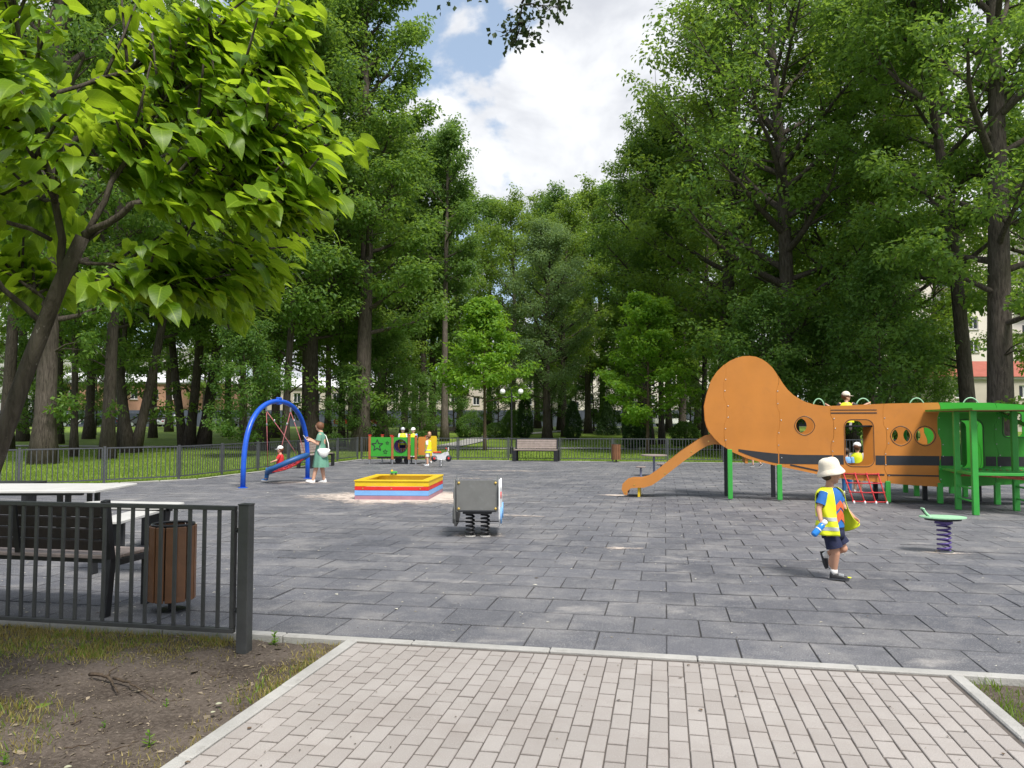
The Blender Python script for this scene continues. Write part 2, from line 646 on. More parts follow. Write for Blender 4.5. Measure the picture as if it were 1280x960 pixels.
make_ground_mats()
leaf_mat('leaf_oak', (.046, .115, .022), (.165, .280, .058), .56)
leaf_mat('leaf_fresh', (.058, .130, .022), (.182, .285, .052), .55)
leaf_mat('leaf_sage', (.075, .145, .055), (.180, .280, .115), .48)
leaf_mat('leaf_deep', (.048, .118, .028), (.138, .248, .058), .54)
leaf_mat('leaf_maple', (.085, .205, .022), (.225, .390, .044), .52)
leaf_mat('leaf_thuja', (.022, .062, .014), (.060, .125, .026), .15)
leaf_mat('leaf_catalpa', (.055, .150, .011), (.230, .370, .020), .60, tcol=(.49, .66, .03), rough=.42, spec=.45, fine=.25, veins=True)
leaf_mat('leaf_alder', (.020, .040, .010), (.045, .075, .016), .12)
leaf_mat('grass_blade', (.075, .150, .016), (.185, .265, .036), .38)
leaf_mat('grass_dry', (.110, .120, .028), (.420, .340, .130), .25)
bark_mat('bark', (.040, .032, .027), (.112, .094, .080))
bark_mat('bark_pale', (.075, .062, .052), (.165, .140, .118))
bark_mat('bark_young', (.060, .042, .030), (.125, .092, .066), .5)
mat('fence_paint', (.058, .061, .062), .45, .2, .15, 9, .1)
mat('fence_grey', (.072, .077, .086), .5, .2, .15, 9, .1)
mat('kerb', (.36, .352, .335), .9, 0, .15, 5, .5, 90, .3, ((.20, .19, .17), .5))
mat('black_metal', (.022, .023, .026), .42, .3, .25, 9)
mat('steel', (.45, .46, .48), .35, .9, .1, 20)
mat('wood_dark', (.016, .011, .009), .6, 0, .35, 5, .3, 40)
mat('wood_worn', (.27, .22, .20), .75, 0, .2, 6, .3, 50)
mat('wood_bin', (.175, .078, .034), .5, 0, .25, 5, .25, 50)
mat('orange', (.50, .190, .034), .48, 0, .11, 1.1, .04, 200, .4, ((.28, .12, .05), .3))
mat('orange_slide', (.48, .195, .042), .4, 0, .06, 2, 0, 60, .5)
mat('green_panel', (.034, .30, .026), .42, 0, .08, 2, .03, 200, .45, ((.03, .2, .03), .25))
mat('green_post', (.040, .34, .050), .4, 0, .08, 3)
mat('dark_panel', (.022, .024, .030), .5, 0, .15, 4)
mat('red_rope', (.52, .040, .045), .8, 0, .2, 30, .3, 200)
mat('red_paint', (.58, .022, .018), .42, 0, .1, 4)
mat('yellow_paint', (.66, .45, .010), .45, 0, .08, 3, 0, 60, .5, ((.45, .3, .1), .3))
mat('blue_paint', (.010, .085, .52), .33, 0, .08, 4)
mat('ring_blue', (.015, .085, .26), .45, 0, .2, 6)
mat('sky_paint', (.16, .36, .68), .45, 0, .08, 3)
mat('mauve_paint', (.33, .17, .22), .55, 0, .15, 3, .2, 60)
mat('brown_post', (.33, .105, .035), .5, 0, .15, 5)
mat('grey_panel', (.150, .152, .148), .5, 0, .12, 5, .05, 150, .45, ((.25, .26, .27), .35))
mat('white_plastic', (.78, .79, .80), .4, 0, .04, 5)
mat('rope_pink', (.42, .13, .14), .8, 0, .3, 20)
mat('purple_spring', (.085, .055, .215), .4, .2, .1, 9)
mat('pale_green', (.33, .60, .38), .4, 0, .06, 5)
mat('table_top', (.50, .495, .48), .55, 0, .08, 2.5, .05, 60, .4, ((.38, .36, .33), .4))
mat('brass', (.70, .50, .14), .35, .8, .1, 9)
mat('concrete', (.44, .43, .41), .9, 0, .15, 2, .4, 60, .3)
mat('path_asphalt', (.30, .295, .285), .95, 0, .15, 1.2, .4, 60)
mat('asphalt', (.060, .060, .062), .9, 0, .2, 1.2, .4, 60)
# ------------------------------------------------------------------ numpy mesh
def np_mesh(name, verts, faces, material, tint=None, smooth=False, extra=None):
    """verts (n,3), faces (m,k) arrays of one polygon size"""
    me = bpy.data.meshes.new(name)
    n, (m, k) = len(verts), faces.shape
    me.vertices.add(n)
    me.vertices.foreach_set('co', np.asarray(verts, np.float32).ravel())
    me.loops.add(m * k)
    me.loops.foreach_set('vertex_index', faces.astype(np.int32).ravel())
    me.polygons.add(m)
    me.polygons.foreach_set('loop_start', np.arange(0, m * k, k, dtype=np.int32))
    me.update(calc_edges=True)
    me.materials.append(material)
    me.polygons.foreach_set('use_smooth', np.full(m, bool(smooth)))
    if tint is not None:
        a = me.attributes.new('tint', 'FLOAT', 'POINT')
        a.data.foreach_set('value', np.asarray(tint, np.float32))
    for k2, val in (extra or {}).items():
        a = me.attributes.new(k2, 'FLOAT', 'POINT')
        a.data.foreach_set('value', np.asarray(val, np.float32))
    me.validate()
    return me


def blades(name, pts, hgt, wid, material, seed, parent=None, lean=.45):
    r = np.random.default_rng(seed)
    n = len(pts)
    az = r.uniform(0, 2 * np.pi, n)
    h = hgt * r.uniform(.5, 1.2, n)
    d = np.stack([np.cos(az), np.sin(az), np.zeros(n)], 1)
    la = r.uniform(0, 2 * np.pi, n)
    ll = r.uniform(0, lean, n) * 1.3
    top = pts + np.stack([np.cos(la) * ll * h, np.sin(la) * ll * h, h], 1)
    mid = pts + (top - pts) * .5 + np.array([0, 0, 1]) * (h * .08)[:, None]
    w = (wid * r.uniform(.6, 1.3, n))[:, None]
    v = np.stack([pts - d * w, pts + d * w, mid + d * w * .7, top, mid - d * w * .7], 1).reshape(-1, 3)
    b = np.arange(n)[:, None] * 5
    f = np.concatenate([b + np.array([[0, 1, 2]]), b + np.array([[0, 2, 4]]), b + np.array([[4, 2, 3]])], 0)
    tint = np.repeat(np.clip(r.normal(.5, .22, n), 0, 1), 5)
    return link(name, np_mesh(name, v, f, material, tint), parent)


def fbm2(x, y, seed=0, oct=4):
    """cheap smooth pseudo noise in about -1..1"""
    r = np.random.default_rng(seed)
    s = np.zeros_like(x)
    a, k = 1.0, 1.0
    for _ in range(oct):
        p = r.uniform(0, 6.28, 6)
        q = r.uniform(-1, 1, 6)
        s += a * (np.sin(k * (x * (1 + .3 * q[0]) + .7 * y * q[1]) + p[0]) * np.cos(k * (y * (1 + .3 * q[2]) + .6 * x * q[3]) + p[1]))
        a *= .55
        k *= 2.03
    return s / 1.8


# ------------------------------------------------------------------ terrain
def build_ground():
    xs = np.concatenate([np.arange(-600, -120, 40), np.arange(-120, -60, 6), np.arange(-60, 60, 2), np.arange(60, 120, 6), np.arange(120, 641, 40)])
    ys = np.concatenate([np.arange(-60, -8, 6), np.arange(-8, 60, 2), np.arange(60, 140, 4), np.arange(140, 1000, 40)])
    X, Y = np.meshgrid(xs, ys)
    Z = np.full_like(X, GZ, dtype=float)
    t = np.clip((Y - 36) / 70, 0, 1)
    Z += 1.2 * t * t * (3 - 2 * t)
    nx, ny = len(xs), len(ys)
    idx = np.arange(nx * ny).reshape(ny, nx)
    f = np.stack([idx[:-1, :-1], idx[:-1, 1:], idx[1:, 1:], idx[1:, :-1]], -1).reshape(-1, 4)
    o = link('ground', np_mesh('ground', np.stack([X, Y, Z], -1).reshape(-1, 3), f, MATS['lawn'], smooth=True))
    tag(o, kind='structure')
    # lawn blades behind the fences, thick enough to break the flat green
    r = np.random.default_rng(3)
    pts = []
    n = 170000
    d = 17 + 33 * r.uniform(0, 1, n) ** 1.5
    px = r.uniform(-60, 1340, n)
    x = (px - 640) / 961 * d
    u = x * GU.x + d * GU.y
    v = x * GV.x + d * GV.y
    out = (v > 32.25) | (u < -13.35 - np.clip(19.5 - v, 0, 9) * .65)
    x, d = x[out], d[out]
    z = GZ + np.array([rise(k) for k in d]) - .01
    o = blades('lawn_grass', np.stack([x, d, z], 1), .085, .011, MATS['grass_blade'], 4)
    tag(o, 'short green lawn grass growing behind the playground fence', 'grass', kind='stuff')


build_ground()


def sheet(name, pts, z, material, kind='structure', th=0.0):
    m = MB()
    m.add([(p[0], p[1], z) for p in pts], [tuple(range(len(pts)))])
    return tag(m.build(name, material), kind=kind)


def ribbon(name, pts, w, dz, material):
    m = MB()
    pts = [Vector((p[0], p[1], 0)) for p in pts]
    fine = []
    for a, b in zip(pts, pts[1:]):
        n = max(int((b - a).length / 2), 1)
        fine += [a.lerp(b, k / n) for k in range(n)]
    fine.append(pts[-1])
    vs = []
    for i, p in enumerate(fine):
        t = (fine[min(i + 1, len(fine) - 1)] - fine[max(i - 1, 0)]).normalized()
        s = Vector((-t.y, t.x, 0)) * w / 2
        for q in (p + s, p - s):
            vs.append((q.x, q.y, GZ + rise(q.y) + dz))
    m.add(vs, [(2 * i, 2 * i + 1, 2 * i + 3, 2 * i + 2) for i in range(len(fine) - 1)])
    return tag(m.build(name, material), kind='structure')


ribbon('park_path', [(-60, 53.5), (-25, 49.5), (-8, 46.5), (4, 47.0), (22, 43), (60, 38)], 1.7, .05, MATS['path_asphalt'])
ribbon('park_path', [(-4.5, 47.5), (-3.2, 56), (-2.2, 66), (6, 80), (14, 93)], 1.8, .055, MATS['path_asphalt'])
ribbon('road', [(-160, 104), (160, 104)], 7.5, .03, MATS['asphalt'])

# ------------------------------------------------------------------ playground floor of rubber tiles
PLAY_U0, PLAY_U1, PLAY_V0, PLAY_V1 = -13.0, 15.0, 5.44, 31.94


def cell_in_view(u, v, margin=40):
    p = UV(u, v)
    if p.y < .5:
        return False, 0
    px = 640 + 961 * p.x / p.y
    py = 529 + 961 * CAM_H / p.y
    return (-margin < px < 1280 + margin and py < 960 + margin), 1.0 / p.y


def chamfer_top(hu, hv, depth=.02, ch=.007):
    v = [(-hu, -hv, -ch), (hu, -hv, -ch), (hu, hv, -ch), (-hu, hv, -ch)]
    v += [(-hu + ch, -hv + ch, 0), (hu - ch, -hv + ch, 0), (hu - ch, hv - ch, 0), (-hu + ch, hv - ch, 0)]
    v += [(-hu, -hv, -depth), (hu, -hv, -depth), (hu, hv, -depth), (-hu, hv, -depth)]
    f = [(4, 5, 6, 7)]
    for k in range(4):
        j = (k + 1) % 4
        f.append((k, j, j + 4, k + 4))
        f.append((8 + k, 8 + j, j, k))
    return np.array(v, float), np.array(f)


def lay_cells(cells, hu, hv, part, field, material, parent, seed, depth, jit, ch):
    """cells: list of (u, v). The 300 that show largest are parts of their own, the rest one part"""
    r = np.random.default_rng(seed)
    vis = []
    for c in cells:
        ok, s = cell_in_view(*c, margin=0)
        vis.append(s if ok else 0.0)
    order = sorted(range(len(cells)), key=lambda i: -vis[i])
    own = [i for i in order[:300] if vis[i] > 0]
    ownset = set(own)
    V, F = chamfer_top(hu, hv, depth, ch)
    me = np_mesh(part, V, F, material)
    def pose(i):
        u, v = cells[i]
        return UV(u + r.normal(0, jit), v + r.normal(0, jit), r.normal(0, jit * .8)), TH + r.normal(0, .006), r.normal(0, .003), r.normal(0, .003)
    for i in own:
        p, a, tx, ty = pose(i)
        o = link(part, me, parent)
        o.location = p
        o.rotation_euler = (tx, ty, a)
    rest = [i for i in range(len(cells)) if i not in ownset]
    VV, FF = [], []
    for k, i in enumerate(rest):
        p, a, tx, ty = pose(i)
        m = np.array(Euler((tx, ty, a)).to_matrix())
        VV.append(V @ m.T + np.array(p))
        FF.append(F + k * len(V))
    if rest:
        o = link(field, np_mesh(field, np.concatenate(VV), np.concatenate(FF), material), parent)
        tag(o, kind='stuff')


def build_playground():
    b = MB()
    poly = [(-13.0, 31.94), (15, 31.94), (15, 5.44), (-16, 5.44), (-16, 15.5), (-13, 19.6)]
    vs = [UV(u, v, -.0095) for u, v in reversed(poly)]
    b.add(vs, [tuple(range(len(vs)))])
    base = b.build('playground_surface', mat('joint_dust', (.040, .038, .036), .95, 0, .3, 3, .3))
    tag(base, kind='structure')
    cells = []
    nv = int((31.94 - TV0) / TILE + .01)
    for j in range(nv):
        off = .5 if j % 2 else 0
        for i in range(0, 64):
            u = TU0 + (i + .5 - off) * TILE
            v = TV0 + (j + .5) * TILE
            lim = -13.0 - max(19.6 - v, 0) * .73
            if u < max(lim, -16.0) + .1 or u > 15:
                continue
            if not cell_in_view(u, v, 1100)[0]:
                continue
            cells.append((u, v))
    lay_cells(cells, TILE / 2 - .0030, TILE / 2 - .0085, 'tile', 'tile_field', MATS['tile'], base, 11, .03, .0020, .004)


build_playground()


def build_path():
    b = MB()
    vs = [UV(-2.2, -.6, -.0075), UV(1.73, -.6, -.0075), UV(1.73, 5.35, -.0075), UV(-2.2, 5.35, -.0075)]
    b.add(vs, [(0, 1, 2, 3)])
    base = b.build('paved_path', mat('joint_sand', (.105, .090, .080), .95, 0, .3, 9, .4, 90))
    tag(base, kind='structure')
    cells = []
    for i in range(39):
        off = .5 if i % 2 else 0
        for j in range(31):
            v = BRV0 + (j + .5 - off) * .2
            if v > 5.35 - .099 or v < -.55:
                continue
            cells.append((BRU0 + (i + .5) * .1, v))
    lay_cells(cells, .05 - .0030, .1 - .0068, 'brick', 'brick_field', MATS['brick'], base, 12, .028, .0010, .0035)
    # half bricks that close the staggered rows at the kerb
    V, F = chamfer_top(.05 - .0030, .05 - .006, .028, .0035)
    me = np_mesh('half_brick', V, F, MATS['brick'])
    for i in range(39):
        top = max(v for u, v in cells if abs(u - (BRU0 + (i + .5) * .1)) < .01) + .1
        if 5.35 - top > .08:
            o = link('half_brick', me, base, UV(BRU0 + (i + .5) * .1, top + .05))
            o.rotation_euler = (0, 0, TH)
    return base


path_base = build_path()


def build_kerbs():
    runs = [('v', 5.395, -16.0, 15.0, .09), ]
    k = MB().build('kerb', MATS['kerb'])
    tag(k, kind='structure')
    rnd = random.Random(5)
    m1 = MB().box((0, 0, 0), (.994, .084, .16), None, .008).mesh('kerb_stone', MATS['kerb'])
    def stone(u, v, along_u):
        o = link('kerb_stone', m1, k)
        o.location = UV(u, v, -.072 + rnd.uniform(-.003, .003))
        o.rotation_euler = (0, 0, TH + (0 if along_u else math.pi / 2) + rnd.uniform(-.003, .003))
    for i in range(19):
        stone(-10.3 + i, 5.395, True)
    for i in range(6):
        stone(-2.243, 4.85 - i, False)
        stone(1.774, 4.85 - i, False)
    for i in range(27):
        stone(-12.5 + i, 31.99, True)
    for i in range(12):
        stone(-13.05, 31.4 - i, False)
    a, b = UV(-13.05, 19.8), UV(-16.0, 15.6)
    n = 5
    for i in range(n):
        p = a.lerp(b, (i + .5) / n)
        o = link('kerb_stone', m1, k)
        o.location = (p.x, p.y, -.072)
        d = b - a
        o.rotation_euler = (0, 0, math.atan2(d.y, d.x))


build_kerbs()


def build_soil():
    def patch(name, u0, u1, v0, v1, step, seed):
        us = np.arange(u0, u1 + 1e-6, step)
        vs = np.arange(v0, v1 + 1e-6, step)
        U, V = np.meshgrid(us, vs)
        Z = -.035 + .022 * fbm2(U * 2.2, V * 2.2, seed, 5) + .017 * fbm2(U * 9, V * 9, seed + 1, 4)
        P = U[..., None] * np.array(GU) + V[..., None] * np.array(GV)
        P[..., 2] = Z
        nx, ny = len(us), len(vs)
        idx = np.arange(nx * ny).reshape(ny, nx)
        f = np.stack([idx[:-1, :-1], idx[:-1, 1:], idx[1:, 1:], idx[1:, :-1]], -1).reshape(-1, 4)
        return tag(link(name, np_mesh(name, P.reshape(-1, 3), f, MATS['soil'], smooth=True)), kind='structure')
    patch('bare_soil', -9.5, -2.287, 1.0, 5.35, .045, 21)
    patch('bare_soil', 1.82, 4.6, 1.5, 5.35, .06, 22)
    r = np.random.default_rng(9)

    def grow(n, u0, u1, v0, v1, fn, name, label, h, w, material, seed):
        u = r.uniform(u0, u1, n)
        v = r.uniform(v0, v1, n)
        keep = r.uniform(0, 1, n) < fn(u, v)
        u, v = u[keep], v[keep]
        P = u[:, None] * np.array(GU) + v[:, None] * np.array(GV)
        P[:, 2] = -.045
        o = blades(name, P, h, w, material, seed, lean=.8)
        tag(o, label, 'grass', kind='stuff')

    def cl(x): return np.clip(x, 0, 1)
    # dry strip along the fence, tufts along the kerb, a worn patch in the corner of the bed
    def strip(u, v):
        a = cl((v - 4.52) / .25) * cl((-u - 2.95) / .4 + .12) * .9
        a *= cl(.75 + .45 * fbm2(u * 3, v * 3, 31))
        b = cl(1.15 - (-2.29 - u) / .28) * cl(.62 + .6 * fbm2(v * 2.6 + 1, u * 2, 32))
        c = cl(1.1 - np.hypot((u + 3.7) / .75, (v - 3.45) / .55)) * cl(.55 + .6 * fbm2(u * 5, v * 5, 33))
        d = cl((-u - 4.0) / 1.2) * cl(.35 + .6 * fbm2(u * 2, v * 2, 35)) * .6
        e = .035 * cl(fbm2(u * 4, v * 4, 36) * 1.4)
        return cl(np.maximum.reduce([a, b, c * .95, d, e]))
    grow(150000, -8.5, -2.29, 1.2, 5.33, strip, 'dry_grass', 'thin yellowing grass on bare soil by the dark fence', .042, .0032, MATS['grass_dry'], 41)
    def green(u, v):
        return strip(u, v) * cl(.15 + .9 * fbm2(u * 1.7 + 4, v * 1.7, 37))
    grow(80000, -8.5, -2.29, 1.2, 5.33, green, 'green_grass', 'green grass tufts growing through the worn soil bed', .050, .0036, MATS['grass_blade'], 42)
    def right(u, v):
        b = cl(1.1 - (u - 1.82) / .25) * cl(.5 + .7 * fbm2(v * 3, u * 3, 38))
        return cl(np.maximum(b, .25 * cl(fbm2(u * 4, v * 4, 39))))
    grow(26000, 1.83, 4.5, 2.0, 5.33, right, 'green_grass', 'green grass along the right kerb of the brick path', .055, .0036, MATS['grass_blade'], 43)
    # grass strip between tiles and side fence
    def edge(u, v): return np.ones_like(u) * .9
    grow(9000, -13.45, -13.1, 19.6, 32.0, edge, 'edge_grass', 'grass strip between the rubber tiles and side fence', .07, .008, MATS['grass_blade'], 44)
    grow(9000, -13.0, 15, 32.05, 32.4, edge, 'edge_grass', 'grass strip along the foot of the back fence', .07, .008, MATS['grass_blade'], 45)


build_soil()


def build_litter():
    """roots, twigs and fallen leaves on the bed"""
    bark = MATS['bark_young']
    def at(px, py, z=-.02):
        D = 961 * (CAM_H - z) / (py - 529)
        return Vector(((px - 640) / 961 * D, D, z))
    def root(pts, r0, name, label):
        rr = random.Random(len(pts) * 7 + int(pts[0][0]))
        P = [at(*p) + Vector((0, 0, .012 + rr.uniform(-.006, .010))) for p in pts]
        fine = []
        for a, b in zip(P, P[1:]):
            for k in range(3):
                q = a.lerp(b, k / 3)
                fine.append(q + Vector((rr.uniform(-.01, .01), rr.uniform(-.01, .01), rr.uniform(-.002, .005))))
        fine.append(P[-1])
        m = MB().tube(fine, [r0 * (1 - .75 * k / len(fine)) for k in range(len(fine))], 6)
        tag(m.build(name, bark, smooth=True), label, name.replace('_', ' ').split()[-1])
    root([(122, 840), (140, 843), (150, 848), (156, 860)], .013, 'tree_root', 'thick forked tree root surfacing in the bare soil')
    root([(150, 846), (168, 851), (185, 859), (204, 872)], .009, 'tree_root', 'long thin tree root trailing away from the forked root')
    root([(141, 842), (150, 834), (160, 829)], .006, 'tree_root', 'short stub of root rising from the forked root')
    root([(95, 931), (118, 926), (134, 921)], .004, 'dry_twig', 'straight dry twig on soil near the yellow grass patch')
    root([(143, 933), (165, 928), (184, 922)], .004, 'dry_twig', 'slightly bent dry twig lying beside a small weed')
    root([(214, 870), (226, 873), (236, 869)], .003, 'dry_twig', 'thin curved twig lying by a pale seedling')
    root([(262, 838), (275, 842), (290, 841)], .003, 'dry_twig', 'short dark twig beneath the end post of the fence')
    root([(335, 842), (343, 836), (352, 829)], .004, 'dry_twig', 'twig pointing to the kerb corner of the brick path')
    root([(106, 898), (112, 894), (120, 891)], .005, 'bark_chip', 'small brown chip of bark on the bare soil')
    lm = mat('fallen_leaf', (.36, .36, .25), .6, 0, .12, 30)
    lb = mat('brown_leaf', (.13, .085, .05), .7, 0, .2, 30)
    def leaf(px, py, s, material, label, rz, z=-.02):
        p = at(px, py, z)
        m = MB()
        n = 8
        vs, fs = [], []
        for k in range(n + 1):
            t = k / n
            w = s * .42 * math.sin(math.pi * t ** .8)
            z = .004 + .004 * math.sin(math.pi * t) * (s / .05)
            vs += [(s * (t - .5), -w, z + .004), (s * (t - .5), 0, z), (s * (t - .5), w, z + .004)]
        for k in range(n):
            fs += [(3 * k, 3 * k + 3, 3 * k + 4, 3 * k + 1), (3 * k + 1, 3 * k + 4, 3 * k + 5, 3 * k + 2)]
        m.add(vs, fs)
        o = m.build('fallen_leaf', material, smooth=True, loc=p)
        o.rotation_euler = (0, 0, rz)
        tag(o, label, 'leaf')
    leaf(98, 950, .035, lm, 'single pale fallen leaf in the corner of the bed', .4)
    leaf(281, 874, .04, lm, 'pale curled leaf on grass tuft beside the path kerb', .5)
    leaf(274, 884, .03, lm, 'small pale leaf just below the curled leaf', 1.0)
    leaf(319, 903, .028, lb, 'dark brown leaf lying on the bricks by left kerb', 1.2, 0)
    leaf(244, 944, .025, lb, 'brown leaf scrap caught at the lower left kerb', .2, 0)
    leaf(871, 881, .025, lb, 'brown curled leaf in the middle of the brick path', 2.2, 0)
    leaf(1240, 934, .02, lb, 'brown leaf scrap near the right kerb of the path', 1.2, 0)
    leaf(857, 827, .02, lb, 'brown leaf against the kerb between path and tiles', .1, 0)
    # weeds
    def weed(px, py, h, n, label, z=-.035):
        p = at(px, py, z)
        r = random.Random(int(px * py))
        w = thing('weed', label, 'weed', p)
        m = MB()
        vs, fs, tint = [], [], []
        for k in range(n):
            a = r.uniform(0, 6.28)
            zz = h * (k + .5) / n
            L = h * .45 * (1 - .5 * k / n)
            d = Vector((math.cos(a), math.sin(a), .45))
            s = Vector((-math.sin(a), math.cos(a), 0)) * L * .28
            c = Vector((0, 0, zz))
            o = len(vs)
            vs += [c, c + d * L * .5 + s, c + d * L, c + d * L * .5 - s]
            fs.append((o, o + 1, o + 2, o + 3))
            tint += [r.uniform(.4, .9)] * 4
        link('foliage', np_mesh('foliage', np.array([tuple(v) for v in vs]), np.array(fs), MATS['leaf_maple'], tint), w)
        MB().tube([(0, 0, 0), (.004, 0, h * .5), (0, .004, h)], [.004, .003, .001], 5).build('stem', MATS['leaf_maple'], w)
    weed(347, 803, .11, 26, 'bright feathery weed sprouting beside the fence post')
    weed(216, 879, .06, 8, 'tiny broad-leaved seedling alone on the bare soil')
    weed(196, 925, .09, 12, 'spindly green weed next to the grass by the kerb')
    weed(140, 905, .05, 14, 'low rosette of grey-green weed amid the bed')
    weed(245, 812, .04, 18, 'low green weed clump beneath the end fence bars')
    weed(20, 945, .06, 20, 'spreading weed at the corner of the soil bed')


build_litter()


def sand_patch(name, label, c, ru, rv, core, seed, rot=0.0):
    n, k = 40, 10
    r = random.Random(seed)
    ph = [r.uniform(0, 6.28) for _ in range(4)]
    vs, tint, fs = [(c.x, c.y, .0065)], [1.3], []
    for j in range(1, k + 1):
        t = j / k
        for i in range(n):
            a = 2 * math.pi * i / n
            w = 1 + .16 * math.sin(2 * a + ph[0]) + .1 * math.sin(3 * a + ph[1]) + .07 * math.sin(5 * a + ph[2])
            p = GU * (math.cos(a) * ru * t * w) + GV * (math.sin(a) * rv * t * w)
            p = Matrix.Rotation(rot, 3, 'Z') @ p
            vs.append((c.x + p.x, c.y + p.y, .0065))
            tint.append(core * (1.3 - 1.75 * max(t - .25, 0) / .75))
    m = MB()
    fs = [(0, 1 + i, 1 + (i + 1) % n) for i in range(n)]
    for j in range(k - 1):
        for i in range(n):
            a, b = 1 + j * n + i, 1 + j * n + (i + 1) % n
            fs.append((a, a + n, b + n, b))
    m.add(vs, fs)
    me = m.mesh(name, MATS['sand'])
    at = me.attributes.new('tint', 'FLOAT', 'POINT')
    at.data.foreach_set('value', tint)
    tag(link(name, me), label, 'sand', kind='stuff')


sand_patch('spilled_sand', 'pale sand spilled around the striped sandbox', Vector((-2.3, 16.5, 0)), 2.7, 2.4, 1.12, 1)
sand_patch('spilled_sand', 'thin pale sand trodden beneath the basket swing', Vector((-5.6, 20.6, 0)), 1.7, .6, .5, 2)
sand_patch('spilled_sand', 'thin sand around the grey spring rocker', Vector((-.48, 10.95, 0)), .60, .38, .42, 3)
sand_patch('spilled_sand', 'pale sand at the foot of the green spring stool', Vector((5.25, 9.45, 0)), .34, .18, .75, 4)
sand_patch('spilled_sand', 'pale sand at the end of the orange slide', Vector((2.3, 16.95, 0)), .55, .30, .9, 5)
sand_patch('spilled_sand', 'faint streak of sand on open tiles beyond the rocker', Vector((1.35, 9.8, 0)), .55, .16, .5, 6)
sand_patch('spilled_sand', 'streak of sand between sandbox and rocker', Vector((.1, 13.2, 0)), .7, .3, .4, 7)
sand_patch('spilled_sand', 'long streak of sand on tiles before the far bench', Vector((-.2, 25.6, 0)), 2.3, .5, .45, 8)
sand_patch('spilled_sand', 'sand streak on tiles before the coloured play panels', Vector((-1.2, 22.2, 0)), 1.0, .4, .35, 9)


# ------------------------------------------------------------------ fences
def build_near_fence():
    L = 3.85
    t = thing('fence', 'dark grey steel bar fence with end post standing beside the bare soil bed', 'fence', UV(-2.92, 5.03), TH)
    fp = MATS['fence_paint']
    z0 = -.05
    MB().box((0, 0, .475), (.082, .082, 1.05), None, .004).build('post', fp, t)
    MB().box((0, 0, 1.004), (.088, .088, .010), None, .003).build('post_cap', fp, t)
    x0 = -.078
    MB().box((x0 - L / 2, 0, .975), (L, .042, .030), None, .003).build('top_rail', fp, t)
    MB().box((x0 - L / 2, 0, .115), (L, .042, .030), None, .003).build('bottom_rail', fp, t)
    MB().box((x0 - .015, 0, .545), (.030, .044, .828), None, .003).build('stile', fp, t)
    bm = MB().box((0, 0, 0), (.026, .018, .829), None, .002).mesh('baluster', fp)
    k = 1
    while k * .1165 < L - .05:
        link('baluster', bm, t, (x0 - .015 - k * .1165, 0, .545))
        k += 1
    MB().box((x0 - L + .015, 0, .545), (.030, .044, .828), None, .003).build('stile', fp, t)
    MB().box((x0 - L - .078, 0, .475), (.082, .082, 1.05), None, .004).build('post', fp, t)
    for z in (.82, .26):
        MB().box((-.052, 0, z), (.03, .02, .035), None, .003).build('hinge', fp, t)
        MB().lathe([(.008, 0), (.008, .012), (.005, .016)], (-.06, -.022, z), 8, Matrix.Rotation(R(90), 3, 'X')).build('bolt', MATS['black_metal'], t)


build_near_fence()


def build_fence_run(label, pts, pitch, material):
    t = thing('fence', label, 'fence', pts[0])
    base = Vector(pts[0])
    MBp = MB().box((0, 0, 0), (.055, .055, 1.06), None, .004).mesh('post', material)
    bal = MB().box((0, 0, 0), (.018, .014, .80), None).mesh('baluster', material)
    sty = MB().box((0, 0, 0), (.024, .03, .86), None).mesh('stile', material)
    rails = {}
    for si, (a, b) in enumerate(zip(pts, pts[1:])):
        a, b = Vector(a), Vector(b)
        d = b - a
        n = max(round(d.length / pitch), 1)
        ang = math.atan2(d.y, d.x)
        step = d.length / n
        key = round(step, 3)
        if key not in rails:
            rails[key] = MB().box((0, 0, 0), (step - .12, .04, .032), None).mesh('rail', material)
        dirn = d.normalized()
        for i in range(n + 1):
            p = a + dirn * (i * step) - base
            if i < n or si == len(pts) - 2:
                o = link('post', MBp, t, (p.x, p.y, .44)); o.rotation_euler = (0, 0, ang)
            if i == n:
                break
            c = a + dirn * ((i + .5) * step) - base
            for z in (.93, .10):
                o = link('rail', rails[key], t, (c.x, c.y, z)); o.rotation_euler = (0, 0, ang)
            for sgn in (-1, 1):
                q = c + dirn * sgn * (step / 2 - .06)
                o = link('stile', sty, t, (q.x, q.y, .515)); o.rotation_euler = (0, 0, ang)
            w = step - .15
            m = int(w / .118)
            for k in range(m):
                q = c + dirn * ((k + .5) / m - .5) * w
                o = link('baluster', bal, t, (q.x, q.y, .515)); o.rotation_euler = (0, 0, ang)


build_fence_run('grey steel bar fence along the lawn side, bending past the blue arch swing',
                [UV(-16.6, 14.6), UV(-13.35, 19.4), UV(-13.35, 32.2)], 2.05, MATS['fence_grey'])
build_fence_run('grey steel bar fence along the back behind bench and slide',
                [UV(-13.2, 32.25), UV(13.4, 32.25)], 2.2, MATS['fence_grey'])


